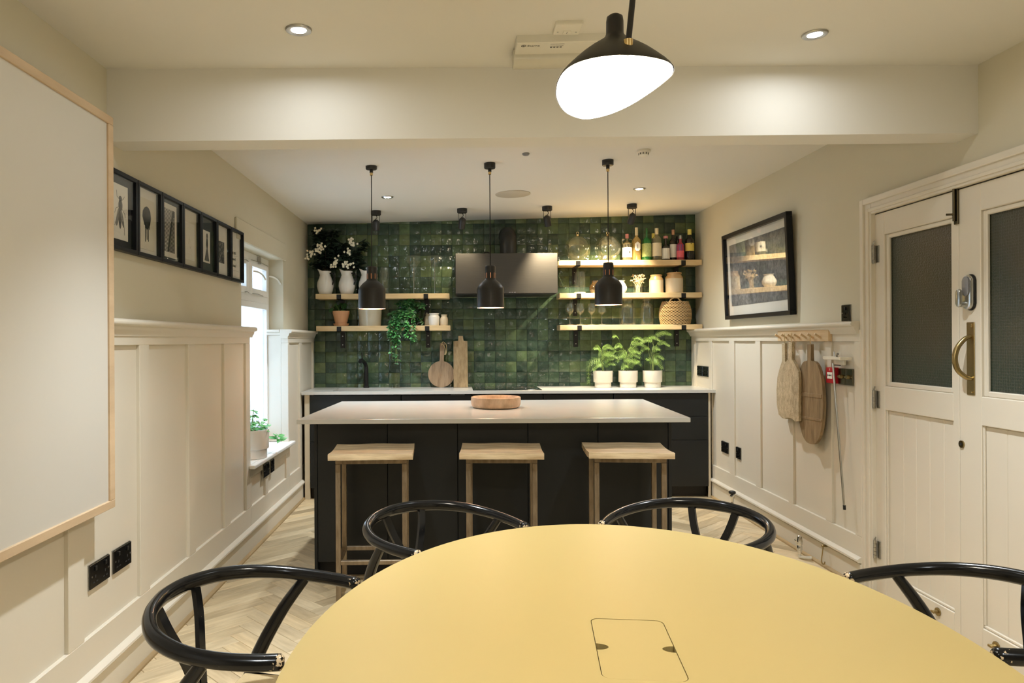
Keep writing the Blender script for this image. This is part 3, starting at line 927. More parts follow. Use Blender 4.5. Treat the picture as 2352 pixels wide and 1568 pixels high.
for k in range(3):
    b = B(); b.box(.02 + k * .022, .034 + k * .022, -.212, -.209, .012, .018); b.build('button', 'grey_plastic', hd)

# ------------------------------------------------------------------ island
IY = 4.10
isl = thing('kitchen_island', 'black panelled island cabinet behind the three stools', 'kitchen island', (.20, 4.55, 0))
ix0, ix1 = -1.020, 1.020
b = B(); b.box(ix0 + .018, ix1 - .018, IY + .02 - 4.55, .50, .09, CZ - .027); b.build('carcass', 'black_cabinet', isl)
n = 5
for k in range(n):
    a0 = ix0 + .018 + k * (ix1 - ix0 - .036) / n
    a1 = a0 + (ix1 - ix0 - .036) / n
    b = B(); b.box(a0 + .0012, a1 - .0012, IY - 4.55, IY + .0195 - 4.55, .092, CZ - .027, .0018); b.build('front_panel', 'black_cabinet', isl)
for xa, xb in ((ix0, ix0 + .0175), (ix1 - .0175, ix1)):
    b = B(); b.box(xa, xb, IY - 4.55 - .002, .52, .001, CZ - .027, .001); b.build('end_panel', 'black_cabinet', isl)
b = B(); b.box(ix0 + .018, ix1 - .018, IY + .06 - 4.55, IY + .075 - 4.55, .001, .09); b.build('plinth', 'black_plinth', isl)
b = B(); q = [(-.889, 3.966), (1.286, 3.966), (1.345, 5.21), (-.830, 5.15)]
b.prism(q, CZ - .026, CZ, 'z', .0025)
tag(b.build('island_worktop', 'stone_top'), 'pale stone island top with the wooden bowl on it', 'worktop')
# bowl
bw = thing('wooden_bowl', 'shallow turned wooden bowl on the island top', 'bowl', (.247, 4.62, CZ))
b = B(); b.lathe([(0, 0), (.135, 0), (.150, .006), (.158, .022), (.160, .050), (.159, .068), (.153, .070), (.148, .064), (.145, .040), (.13, .018), (.08, .014), (0, .013)], 48); b.build('bowl_body', 'bowl_wood', bw, True)

# ------------------------------------------------------------------ stools
def make_stool():
    st = thing('bar_stool', '', 'stool', group='wooden seat bar stools at the island')
    wd, dp, hs, t = .43, .375, .782, .034
    b = B()
    nx, ny = 10, 14
    def zt(u, v):        # dished seat, rolled front and back edges
        return hs - .011 * (1 - abs(2 * v - 1) ** 2.0) - .0015 * math.sin(u * 9) - .004 * abs(2 * v - 1) ** 12
    top = [[b.bm.verts.new((-wd / 2 + wd * i / nx, -dp / 2 + dp * j / ny, zt(i / nx, j / ny))) for j in range(ny + 1)] for i in range(nx + 1)]
    bot = [[b.bm.verts.new((-wd / 2 + wd * i / nx, -dp / 2 + dp * j / ny, hs - t - (0.004 if 2 < j < ny - 2 else 0))) for j in range(ny + 1)] for i in range(nx + 1)]
    for i in range(nx):
        for j in range(ny):
            b.bm.faces.new((top[i][j], top[i + 1][j], top[i + 1][j + 1], top[i][j + 1]))
            b.bm.faces.new((bot[i][j], bot[i][j + 1], bot[i + 1][j + 1], bot[i + 1][j]))
    for i in range(nx):
        b.bm.faces.new((top[i][0], bot[i][0], bot[i + 1][0], top[i + 1][0])); b.bm.faces.new((top[i][ny], top[i + 1][ny], bot[i + 1][ny], bot[i][ny]))
    for j in range(ny):
        b.bm.faces.new((top[0][j], top[0][j + 1], bot[0][j + 1], bot[0][j])); b.bm.faces.new((top[nx][j], bot[nx][j], bot[nx][j + 1], top[nx][j + 1]))
    es = [e for e in b.bm.edges if abs(e.verts[0].co.z - e.verts[1].co.z) < .02 and len(e.link_faces) == 2 and e.calc_face_angle(0) > 1.0]
    bmesh.ops.bevel(b.bm, geom=es, offset=.0085, segments=3, profile=.5, affect='EDGES')
    b.build('seat', 'seat_wood', st, True)
    lx, ly, q = .183, .142, .0125
    for sx in (-1, 1):
        for sy in (-1, 1):
            b = B(); b.box(sx * (lx - q) - q, sx * (lx - q) + q, sy * (ly - q) - q, sy * (ly - q) + q, .0, hs - t - .028, .002); lg = b.build('leg', 'stool_metal', st)
    for z, nm in ((hs - t - .027, 'seat_rail'), (.203, 'foot_rail')):
        for sy in (-1, 1):
            b = B(); b.box(-lx, lx, sy * (ly - q) - q, sy * (ly - q) + q, z, z + .025, .002) if nm == 'seat_rail' else b.box(-lx + .025, lx - .025, sy * (ly - q) - q, sy * (ly - q) + q, z, z + .022, .002)
            b.build(nm, 'stool_metal', st)
        for sx in (-1, 1):
            b = B(); b.box(sx * (lx - q) - q, sx * (lx - q) + q, -ly + .025, ly - .025, z, z + .022, .002); b.build(nm, 'stool_metal', st)
    return st
st0 = make_stool()
stools = [(-.450, 3.83, 2.0, 'bar stool with pale wooden seat, nearest the window wall'), (.232, 3.83, -3.0, 'bar stool with wooden seat in the middle of the three'), (.897, 3.83, -4.2, 'bar stool with wooden seat, nearest the door side')]
for i, (x, y, a, lab) in enumerate(stools):
    o = st0 if i == 0 else copy_tree(st0)
    o.location = (x, y, 0); o.rotation_euler = (0, 0, R(a)); o['label'] = lab

# ------------------------------------------------------------------ oval table
TZ = .74
tbl = thing('dining_table', 'oval yellow topped dining table with a cable flap', 'table', (.354, 1.4226, 0), (0, 0, R(-6.17)))
A_, B_ = .681, .9706
FW, FD, FR = .078, .142, .018
fo = (-.003, .012)
def rrect(w, d, r, n=5):
    out = []
    for cx_, cy_, a0 in ((w - r, d - r, 0), (-w + r, d - r, 90), (-w + r, -d + r, 180), (w - r, -d + r, 270)):
        for k in range(n + 1):
            a = R(a0 + 90 * k / n); out.append((cx_ + r * math.cos(a), cy_ + r * math.sin(a)))
    return out
NE = 144
ov = [(A_ * math.cos(2 * PI * k / NE), B_ * math.sin(2 * PI * k / NE)) for k in range(NE)]
hole = [(x + fo[0], y + fo[1]) for x, y in rrect(FW, FD, FR)]
b = B()
def top_face(z, flip):
    ov_v = [b.bm.verts.new((x, y, z)) for x, y in ov]; ho_v = [b.bm.verts.new((x, y, z)) for x, y in hole]
    es = [b.bm.edges.new((ov_v[k], ov_v[(k + 1) % NE])) for k in range(NE)] + [b.bm.edges.new((ho_v[k], ho_v[(k + 1) % len(hole)])) for k in range(len(hole))]
    bmesh.ops.triangle_fill(b.bm, use_beauty=True, use_dissolve=False, edges=es)
    return ov_v, ho_v
t1, h1 = top_face(TZ, False); t0, h0 = top_face(TZ - .028, True)
for k in range(NE):
    b.bm.faces.new((t1[k], t0[k], t0[(k + 1) % NE], t1[(k + 1) % NE]))
for k in range(len(hole)):
    b.bm.faces.new((h1[k], h1[(k + 1) % len(hole)], h0[(k + 1) % len(hole)], h0[k]))
b.build('table_top', 'yellow_lino', tbl)
# flap with two finger notches
def flap_outline():
    w, d, r, nr = FW - .0016, FD - .0016, FR - .001, .024
    o = rrect(w, d, r)
    right = [(w - nr * math.sin(PI * k / 10), -.004 - nr * .62 * math.cos(PI * k / 10)) for k in range(11)]
    left = [(-w + nr * math.sin(PI * k / 10), -.004 + nr * .62 * math.cos(PI * k / 10)) for k in range(11)]
    n6 = len(o) // 4
    return o[:n6] + o[n6:2 * n6] + left + o[2 * n6:3 * n6] + o[3 * n6:] + right
b = B()
fl = [(x + fo[0], y + fo[1]) for x, y in flap_outline()]
b.prism(fl, TZ - .018, TZ - .0006, 'z')
bmesh.ops.triangulate(b.bm, faces=[f for f in b.bm.faces if len(f.verts) > 4])
b.build('cable_flap', 'yellow_lino', tbl)
b = B(); b.box(fo[0] - FW - .012, fo[0] + FW + .012, fo[1] - FD - .012, fo[1] + FD + .012, TZ - .06, TZ - .05)
for q in ((-FW - .012, -FW, -FD - .012, FD + .012), (FW, FW + .012, -FD - .012, FD + .012), (-FW, FW, -FD - .012, -FD), (-FW, FW, FD, FD + .012)):
    b.box(fo[0] + q[0], fo[0] + q[1], fo[1] + q[2], fo[1] + q[3], TZ - .05, TZ - .0285)
b.build('cable_tray', 'plywood_edge', tbl)
for sy in (-.38, .38):
    b = B(); b.lathe([(.25, 0), (.25, .012), (.06, .03), (.045, .06), (.04, TZ - .10), (.16, TZ - .045), (.16, TZ - .03)], 32, (0, sy, 0)); b.build('pedestal', 'black_metal', tbl, True)

# ------------------------------------------------------------------ wishbone chairs
def make_chair():
    ch = thing('wishbone_chair', '', 'chair', group='black wishbone chairs around the oval table')
    half = [(.125, .238, .697), (.06, .258, .699), (-.02, .268, .703), (-.10, .260, .710), (-.18, .222, .720), (-.24, .150, .730), (-.272, .065, .735)]
    pts = half + [(-.278, 0, .736)] + [(x, -y, z) for x, y, z in half[::-1]]
    p = smooth_path(pts, 6)
    n_ = len(p)
    def prof(i, n):
        t = abs(i / (n - 1) * 2 - 1)             # 1 at tips, 0 at back
        rv = .0175 + .0035 * max(0, 1 - t * 1.6)
        ru = .0175 - .003 * max(0, 1 - t * 1.6)
        e = min(1, (1 - t) / .012) if t > .988 else 1
        e = .55 + .45 * e
        return [(ru * e * math.cos(2 * PI * k / 14), rv * e * math.sin(2 * PI * k / 14)) for k in range(14)]
    b = B(); b.ring_sweep(p, prof); b.build('arm_bow', 'black_lacquer', ch, True, label='bent arm and back bow, worn at the tips', ang=60)
    for s in (-1, 1):
        q = smooth_path([(-.275, s * .200, 0), (-.235, s * .212, .22), (-.185, s * .232, .44), (-.115, s * .256, .590), (-.035, s * .2665, .702)], 6)
        rr = [.011 + .008 * math.sin(PI * min(1, .1 + .8 * i / (len(q) - 1))) for i in range(len(q))]
        b = B(); b.tube(q, rr, 12); b.build('rear_leg', 'black_lacquer', ch, True, ang=60)
        q = smooth_path([(.215, s * .225, 0), (.205, s * .232, .22), (.190, s * .236, .445)], 5)
        b = B(); b.tube(q, [.012 + .008 * math.sin(PI * (.15 + .7 * i / (len(q) - 1))) for i in range(len(q))], 12); b.build('front_leg', 'black_lacquer', ch, True, ang=60)
        b = B(); b.tube([(-.215, s * .220, .26), (.205, s * .232, .24)], .010, 10); b.build('side_stretcher', 'black_lacquer', ch, True)
        q = smooth_path([(-.205, s * .012, .50), (-.222, s * .034, .58), (-.245, s * .066, .66), (-.266, s * .084, .726)], 5)
        b = B(); b.bar(q, .026, .012, up=Vector((1, 0, .2))); b.build('back_fork', 'black_lacquer', ch, True)
    b = B(); b.bar([(-.190, 0, .40), (-.205, 0, .505)], .050, .013, up=Vector((1, 0, .1))); b.build('back_splat', 'black_lacquer', ch)
    for (xa, za, wa) in ((.198, .30, .228), (-.215, .30, .214)):
        b = B(); b.tube([(xa, -wa, za), (xa, wa, za)], .010, 10); b.build('cross_stretcher', 'black_lacquer', ch, True)
    b = B(); b.tube([(.195, -.235, .43), (.195, .235, .43), (-.19, .225, .43), (-.19, -.225, .43)], .014, 10, closed=True); b.build('seat_frame', 'black_lacquer', ch, True)
    b = B(); b.prism([(.200, -.228), (.200, .228), (-.195, .212), (-.195, -.212)], .424, .446, 'z', .006); b.build('seat', 'cord_seat', ch)
    return ch
ch0 = make_chair()
# (middle of the two arm tips, facing angle)
chairs = [((-.313, 1.705), -10.7, 'black wishbone chair on the window side, both worn arm tips by the table edge'),
          ((.062, 2.35), -48, 'black wishbone chair at the far end of the table, nearer the window'),
          ((.684, 2.37), -132, 'black wishbone chair at the far end of the table, nearer the doors'),
          ((1.078, 1.72), -174.7, 'black wishbone chair in front of the double doors, cut by the picture edge')]
for i, ((mx_, my_), a, lab) in enumerate(chairs):
    o = ch0 if i == 0 else copy_tree(ch0)
    o.location = (mx_ - .125 * math.cos(R(a)), my_ - .125 * math.sin(R(a)), 0); o.rotation_euler = (0, 0, R(a)); o['label'] = lab
# ------------------------------------------------------------------ wall shelves
SY0, SY1 = 6.48, 6.688
def shelf(x0, x1, ztop, brs, lab):
    t = .046
    xm = (x0 + x1) / 2
    s = thing('wall_shelf', lab, 'shelf', (xm, SY1, ztop - t))
    b = B(); b.box(x0 - xm, x1 - xm, SY0 - SY1, 0, 0, t, .003, 2); b.build('plank', 'pine', s)
    for bx in brs:
        u = bx - xm
        b = B()
        b.box(u - .020, u + .020, SY0 - SY1 - .005, SY0 - SY1 - .0005, -.006, .040)
        b.box(u - .020, u + .020, SY0 - SY1 - .005, .0, -.006, -.0005)
        b.box(u - .020, u + .020, -.001, .007, -.155, -.0005)
        br = b.build('bracket', 'black_metal', s)
        for z in (-.045, -.125):
            b = B(); b.cyl((u, -.001, z), (u, -.005, z), .005, 8); b.build('screw', 'nickel', br)
    return s
shelf(-1.276, -.067, 1.778, (-1.065, -.28), 'pine shelf carrying the white jugs, left of the hood')
shelf(-1.272, -.060, 1.4875, (-1.065, -.27), 'pine shelf with terracotta pot and trailing plant, left of the hood')
shelf(.922, 2.212, 2.069, (1.095, 2.045), 'topmost pine shelf, with bottles and glass globes')
shelf(.926, 2.212, 1.774, (1.10, 2.045), 'middle right pine shelf with stoneware jars and dried flowers')
shelf(.928, 2.215, 1.486, (1.105, 2.045), 'lowest right pine shelf with wine glasses and basket')
ZLT, ZLB, ZR1, ZR2, ZR3 = 1.778, 1.4875, 2.069, 1.774, 1.486
IYC = 6.58                            # centre line of the things on the shelves
def sx_(px_, y=IYC):
    return pt(px_, 690, y)[0]

# ------------------------------------------------------------------ jugs with blossom branches
def jug(x, spout, lab):
    j = thing('ceramic_jug', lab, 'jug', (x, IYC, ZLT), group='white jugs on the left shelf')
    b = B(); b.lathe([(0, 0), (.050, 0), (.056, .004), (.068, .035), (.076, .075), (.073, .110), (.058, .150), (.048, .175), (.049, .195), (.055, .212), (.052, .213), (.046, .195), (.044, .175), (.05, .15), (.06, .11), (.0, .10)], 40)
    for v in b.bm.verts:                 # pulled spout
        if v.co.z > .17:
            k = (v.co.z - .17) / .043
            if v.co.x * spout > .02:
                v.co.x += spout * .016 * k * max(0, (abs(v.co.x) - .02) / .03); v.co.z += .014 * k * max(0, (abs(v.co.x) - .02) / .03)
    b.build('jug_body', 'white_ceramic', j, True)
    b = B(); b.tube(smooth_path([(-spout * .046, -.02, .192), (-spout * .080, -.03, .185), (-spout * .088, -.035, .14), (-spout * .066, -.03, .085)], 5), .006, 8); b.build('handle', 'black_metal', j, True, label='thin black handle')
    return j
jug(sx_(747.5), -1, 'white ceramic jug holding blossom branches, nearest the left wall')
jug(sx_(797), -1, 'white ceramic jug holding blossom, second from the left wall')
jug(sx_(843), -1, 'empty white ceramic jug half hidden by a pendant shade')
rng = random.Random(3)
def blossom(x, n_br, spread, lab, heads, hgt):
    t = thing('blossom_bunch', lab, 'flowers', (x, IYC, ZLT + .10), group='leafy blossom branches in jugs')
    tips = []
    for k in range(n_br):
        a = rng.uniform(0, 2 * PI); r = spread * math.sqrt(rng.uniform(.1, 1))
        tip = Vector((max(XL + .07 - x, r * math.cos(a)), max(-.16, min(.085, r * math.sin(a) * .55)), rng.uniform(.18, hgt)))
        p = smooth_path([(0, 0, -.06), (tip.x * .15, tip.y * .15, .10), (tip.x * .55, tip.y * .55, tip.z * .72), tip], 5)
        b = B(); b.tube(p, [.003 - .002 * i / (len(p) - 1) for i in range(len(p))], 5)
        br = b.build('branch', 'stem_brown', t)
        b = B()
        for i in range(4, len(p)):
            if p[i].z < .135: continue
            for q in range(5):
                a2 = rng.uniform(0, 2 * PI)
                d = Vector((math.cos(a2), math.sin(a2) * .8, rng.uniform(-.35, .5) if p[i].z > .19 else rng.uniform(.1, .6)))
                if x + p[i].x + d.x * .095 < XL + .02: d.x = abs(d.x)
                if p[i].y + d.y * .07 > .10: d.y = -abs(d.y)
                b.leaf(p[i], d, Vector((0, 0, 1)) + Vector((rng.uniform(-.5, .5), -.5, 0)), rng.uniform(.055, .085), rng.uniform(.038, .054), .2, .3)
        b.build('leaves', 'leaf_dark', br, True)
        tips.append(tip)
    for hx, hy, hz in heads:
        b = B()
        for q in range(9):
            c = Vector((hx + rng.gauss(0, .018), hy + rng.gauss(0, .008), hz + rng.gauss(0, .016)))
            for k in range(5):
                a2 = 2 * PI * k / 5 + q
                d = Vector((math.cos(a2), -.35, math.sin(a2)))
                b.leaf(c, d, Vector((0, -1, 0)), .013, .008, .1, .1, 2)
        b.build('flower_head', 'petal', t)
    return t
def H(px_, py_, base_x, y=6.44):
    X_, Z_ = pt(px_, py_, y)
    return (X_ - base_x, y - IYC, Z_ - ZLT - .10)
x1_ = sx_(747.5); x2_ = sx_(797)
blossom(x1_, 16, .19, 'tall dark leafy branches with white blossom against the left wall', [H(731, 530, x1_), H(735, 566, x1_), H(712, 588, x1_), H(730, 577, x1_), H(716, 578, x1_), H(769, 608, x1_), H(742, 566, x1_)], .52)
blossom(x2_, 13, .18, 'leafy branches with white blossom in the second jug', [H(803, 552, x2_), H(812, 560, x2_), H(800, 580, x2_), H(793, 605, x2_), H(801, 612, x2_), H(772, 600, x2_)], .38)

# ------------------------------------------------------------------ glass on the left shelf
def lathe_thing(name, lab, cat, x, z, prof, mat, part, y=IYC, group=None, seg=36):
    t = thing(name, lab, cat, (x, y, z), group=group)
    b = B(); b.lathe(prof, seg, cap=False); b.build(part, mat, t, True)
    return t
lathe_thing('glass_cylinder', 'tall clear glass cylinder vase beside the third white jug', 'vase', sx_(884), ZLT, [(0, .004), (.050, .004), (.051, .010), (.051, .246), (.049, .246), (.048, .012), (0, .012)], 'clear_glass', 'cylinder')
for px_, lab in ((951, 'mushroom shaped clear glass stand, nearer the jugs'), (999, 'mushroom shaped clear glass stand, nearer the hood')):
    t = thing('glass_mushroom', lab, 'glass ornament', (sx_(px_), IYC, ZLT), group='mushroom glass stands')
    b = B(); b.lathe([(0, .340), (.05, .350), (.084, .343), (.095, .320), (.090, .296), (.066, .274), (.046, .248), (.032, .205), (.026, .150), (.030, .120)], 40, cap=False); b.build('cap', 'clear_glass', t, True)
    b = B(); b.cyl((0, 0, .006), (0, 0, .335), .0035, 10); b.build('rod', 'chrome', t, True)
    b = B(); b.lathe([(0, 0), (.050, 0), (.051, .004), (.01, .008), (0, .008)], 32, cap=False); b.build('foot', 'clear_glass', t, True)

# ------------------------------------------------------------------ lower left shelf
t = thing('potted_pilea', 'terracotta pot with saucer and round leaved plant', 'potted plant', (sx_(783.5), 6.575, ZLB))
b = B(); b.lathe([(0, 0), (.060, 0), (.064, .006), (.073, .024), (.069, .024), (.058, .010), (0, .010)], 36); b.build('saucer', 'terracotta', t, True)
b = B(); b.lathe([(0, .011), (.050, .011), (.073, .108), (.076, .112), (.077, .138), (.071, .138), (.066, .11), (0, .108)], 36); pot = b.build('pot', 'terracotta', t, True)
b = B(); b.lathe([(0, .118), (.068, .116)], 24, cap=False); b.build('soil', 'soil', pot)
for k in range(13):
    a = rng.uniform(0, 2 * PI); r = rng.uniform(.03, .085); c = Vector((r * math.cos(a) - .01, r * math.sin(a) * .7 - .01, rng.uniform(.13, .20)))
    b = B()
    rr = rng.uniform(.016, .03); nn = 12
    u = Vector((1, 0, .1)).normalized(); nv = Vector((math.cos(a) * .5, -.75, .55)).normalized(); u = (u - nv * u.dot(nv)).normalized(); w_ = nv.cross(u)
    rim = [b.bm.verts.new(c + (u * math.cos(2 * PI * i / nn) + w_ * math.sin(2 * PI * i / nn)) * rr - nv * .003) for i in range(nn)]
    cc = b.bm.verts.new(c)
    for i in range(nn):
        b.bm.faces.new((cc, rim[i], rim[(i + 1) % nn]))
    lf = b.build('leaf', 'leaf_mid', t, True)
    b = B(); b.tube([(c.x * .2, c.y * .2, .112), (c.x * .7, c.y * .7, c.z * .8 + .02), c], .0012, 4); b.build('leaf_stalk', 'stem_green', lf)
t = thing('ceramic_planter', 'glossy greige planter below a pendant shade', 'pot', (sx_(850), 6.578, ZLB))
b = B(); b.lathe([(0, 0), (.095, 0), (.098, .004), (.105, .10), (.110, .152), (.115, .156), (.116, .170), (.110, .170), (.102, .15), (.09, .02), (0, .02)], 44); b.build('planter_body', 'greige_ceramic', t, True)
# trailing plant
t = thing('trailing_plant', 'bushy green vine trailing over the shelf edge', 'potted plant', (sx_(938), 6.56, ZLB))
b = B(); b.lathe([(0, 0), (.055, 0), (.07, .11), (.064, .11), (.052, .02), (0, .02)], 24); b.build('pot', 'black_metal', t, True)
rng = random.Random(11)
for k in range(46):
    if k < 26:       # bush
        a = rng.uniform(0, 2 * PI); r = rng.uniform(.03, .19)
        end = Vector((r * math.cos(a) * 1.0, -abs(r * math.sin(a)) * .7 + .03, rng.uniform(.03, .25) - r * .25))
        path = [(0, 0, .10), (end.x * .4, end.y * .4, end.z * .6 + .10), end]
    elif k < 38:     # hang over the front
        xx = rng.uniform(-.17, .09); zz = rng.uniform(-.17, -.03)
        path = [(0, 0, .10), (xx * .5, -.06, .13), (xx * .9, -.125, .03), (xx + rng.uniform(-.01, .02), -.135, zz)]
    elif k < 40:     # tuft at the top
        path = [(0, 0, .10), (-.01, -.02, .18), (rng.uniform(-.03, .03), -.03, rng.uniform(.24, .27))]
    else:            # long tails
        xx = rng.uniform(-.16, -.10); zz = rng.choice((-.24, -.30, -.34, -.37))
        path = [(0, 0, .10), (xx * .6, -.08, .10), (xx, -.135, .0), (xx + .005, -.14, zz * .6), (xx + rng.uniform(.0, .03), -.135, zz)]
    p = smooth_path(path, 6)
    b = B(); b.tube(p, .0014, 4); v = b.build('vine', 'stem_green', t)
    b = B()
    for i in range(2, len(p)):
        tail = k >= 40 and p[i].z < -.12
        for q in range(1 if tail else 3):
            if tail and i % 2: continue
            a = rng.uniform(0, 2 * PI)
            d = Vector((math.cos(a), math.sin(a) * .7 - .35, rng.uniform(-.7, .35)))
            if p[i].y + d.y * .05 > .11: d.y = -abs(d.y)
            b.leaf(p[i], d, Vector((rng.uniform(-.4, .4), -.7, .6)), rng.uniform(.026, .046), rng.uniform(.014, .022), .2, .25)
    b.build('leaves', rng.choice(('leaf_mid', 'leaf_mid', 'leaf_mid', 'leaf_mid', 'leaf_bright')) if k >= 26 else 'leaf_mid', v, True)
lathe_thing('stoneware_jar', 'glossy off white stoneware jar beside the trailing plant', 'jar', sx_(997), ZLB, [(0, 0), (.046, 0), (.050, .006), (.051, .075), (.047, .088), (.041, .094), (.041, .102), (.045, .104), (.045, .112), (.038, .112), (.038, .09), (.03, .06)], 'white_ceramic', 'jar_body', 6.55)
lathe_thing('stoneware_bottle', 'small beige stoneware jar at the shelf end', 'jar', sx_(1020), ZLB, [(0, 0), (.033, 0), (.036, .005), (.036, .060), (.030, .076), (.025, .082), (.025, .092), (.028, .094), (.028, .100), (.022, .100), (.022, .08)], 'stoneware', 'jar_body', 6.55)
lathe_thing('stoneware_bottle', 'beige stoneware jar half hidden behind the trailing plant', 'jar', sx_(983), ZLB, [(0, 0), (.033, 0), (.036, .005), (.036, .070), (.030, .088), (.025, .094), (.026, .112), (.022, .112), (.022, .08)], 'stoneware', 'jar_body', 6.64)

# ------------------------------------------------------------------ chopping boards on the worktop
def lean(x, z_, ang, y):
    return (x, y, z_), (R(ang), 0, 0)
cb = thing('round_chopping_board', 'round wooden chopping board with handle and rope loop', 'chopping board', (sx_(1011.5, 6.62), 6.628, CZ), (R(-7), 0, 0))
rr = .1215
ol = []
for k in range(49):
    a = R(90 + 10.5) + (2 * PI - R(21)) * k / 48
    ol.append((rr * math.cos(a), rr + rr * math.sin(a)))
ol = [(-.019, 2 * rr + .012)] + ol + [(.019, 2 * rr + .012), (.025, .40), (.022, .408), (-.018, .408), (-.022, .402)]
b = B(); b.prism(ol, -.009, .009, 'y'); b.build('board', 'acacia', cb, rot=(0, R(2), 0))
b = B(); b.tube(smooth_path([(.004, -.012, .385), (.02, -.014, .42), (.05, -.016, .395), (.055, -.016, .345), (.045, -.016, .30)], 5), .004, 6); b.tube(smooth_path([(.012, -.012, .40), (.038, -.014, .37), (.043, -.016, .33), (.036, -.016, .30)], 4), .004, 6); b.build('rope_loop', 'rope', cb, True)
cb = thing('rectangular_chopping_board', 'tall narrow wooden chopping board with a short handle', 'chopping board', (sx_(1057.5, 6.60), 6.600, CZ), (R(-5), 0, 0))
b = B(); b.prism([(-.066, 0), (.066, 0), (.063, .425), (.026, .427), (.020, .475), (-.020, .475), (-.020, .427), (-.066, .425)], -.011, .011, 'y', .002); b.build('board', 'mango', cb)

# ------------------------------------------------------------------ ferns in stepped white pots
def frond(b, path, W, sc, rng):
    """feathery flat frond: a triangular plate of side branches carrying needle leaflets"""
    n_ = len(path)
    for i in range(n_):
        t_ = i / (n_ - 1)
        wd = W * (1.0 - .82 * t_) * (.55 + .45 * min(1, t_ * 5 + .3))
        tan = (path[min(i + 1, n_ - 1)] - path[max(i - 1, 0)]).normalized()
        side = tan.cross(Vector((rng.uniform(-.15, .15), -.72, .68)))
        if side.length < .2: side = Vector((1, 0, -.2))
        side.normalize()
        for s in (-1, 1):
            d = (side * s + tan * .65 + Vector((0, 0, rng.uniform(-.30, .02)))).normalized()
            L = wd * rng.uniform(.85, 1.1)
            m_ = max(3, int(L / .0085))
            for q in range(m_):
                pos = path[i] + d * (L * (q + .4) / m_) - Vector((0, 0, .12 * L * (q / m_) ** 2))
                for s2 in (-1, 1):
                    d2 = (d * .7 + tan * s2 * .9 + Vector((0, 0, rng.uniform(-.25, .15)))).normalized()
                    b.leaf(pos, d2, Vector((rng.uniform(-.3, .3), -.6, 1)), .021 * sc * (1.15 - .6 * q / m_), .0085, 0, .1, 1)
            b.leaf(path[i], d, Vector((0, 0, 1)), L, .004, 0, .1, 2)
def fern(px_, seed, lab, plates):
    rng = random.Random(seed)
    X = sx_(px_, 6.50)
    t = thing('potted_fern', lab, 'potted plant', (X, 6.50, CZ), group='feathery ferns in stepped white pots')
    b = B(); b.lathe([(0, 0), (.070, 0), (.073, .003), (.073, .045), (.075, .047), (.083, .048), (.085, .052), (.0865, .150), (.080, .150), (.078, .12), (0, .12)], 44); pot = b.build('pot', 'pot_white', t, True)
    b = B(); b.lathe([(0, .128), (.079, .126)], 24, cap=False); b.build('soil', 'soil', pot)
    for pl_ in plates:
        (x0, z0), (x1, z1) = pl_[0], pl_[1]
        W = (pl_[2] if len(pl_) > 2 else .052) * 1.15
        yb = rng.uniform(-.01, .045); ye = yb - rng.uniform(.02, .08)
        st = Vector((x0, yb, z0)); en = Vector((x1, ye, z1)); md = (st + en) / 2 + Vector((0, 0, .018))
        if len(pl_) > 3: md = Vector((pl_[3][0], (yb + ye) / 2, pl_[3][1]))
        base = Vector((x0 * .25 + rng.uniform(-.015, .015), rng.uniform(-.02, .02), .12))
        stem = smooth_path([base, base.lerp(st, .55) + Vector((-(x1 - x0) * .12, 0, .02)), st], 6)
        path = [Vector(v) for v in smooth_path([st, md, en], 6)]
        b = B(); b.tube(stem + path[1:], .0013, 4); f = b.build('frond', 'stem_green', t)
        b = B(); frond(b, path, W, 1.0, rng); b.build('leaflets', 'leaf_fern', f)
fern(1384, 1, 'potted fern drooping to the left, nearest the hob', [((-.03, .26), (-.145, .05), .050, (-.125, .22)), ((-.02, .22), (-.10, .16)), ((.0, .25), (.11, .33), .06), ((-.01, .23), (.09, .26), .06), ((.0, .355), (.09, .35), .045), ((-.01, .34), (-.08, .35), .045), ((.02, .20), (.10, .21), .05), ((-.03, .27), (.05, .31), .06), ((-.01, .20), (-.06, .22), .045), ((.02, .30), (.12, .27), .05)])
fern(1441.5, 2, 'potted fern in the middle of the three white pots', [((-.01, .335), (-.105, .24), .070), ((.0, .34), (.10, .31), .065), ((.02, .30), (.10, .27), .06), ((-.04, .26), (.07, .22), .06), ((.0, .19), (.085, .235), .055), ((.0, .20), (-.06, .17), .05), ((-.08, .45), (-.14, .455), .035), ((.03, .40), (.14, .375), .055), ((.05, .45), (.13, .42), .04), ((-.05, .37), (-.12, .36), .04), ((-.01, .27), (-.08, .28), .055), ((.04, .24), (.12, .20), .05)])
fern(1497.7, 4, 'potted fern reaching the shelf, nearest the right wall', [((.02, .27), (.08, .17), .060), ((.02, .29), (.09, .255), .045), ((.0, .43), (-.11, .40), .05), ((.03, .485), (.15, .475), .055), ((.05, .40), (.14, .375), .04), ((-.02, .36), (-.10, .33), .05), ((.0, .22), (-.055, .25), .04), ((-.03, .46), (.06, .42), .05), ((.0, .33), (.06, .34), .045), ((.01, .20), (.05, .21), .04)])

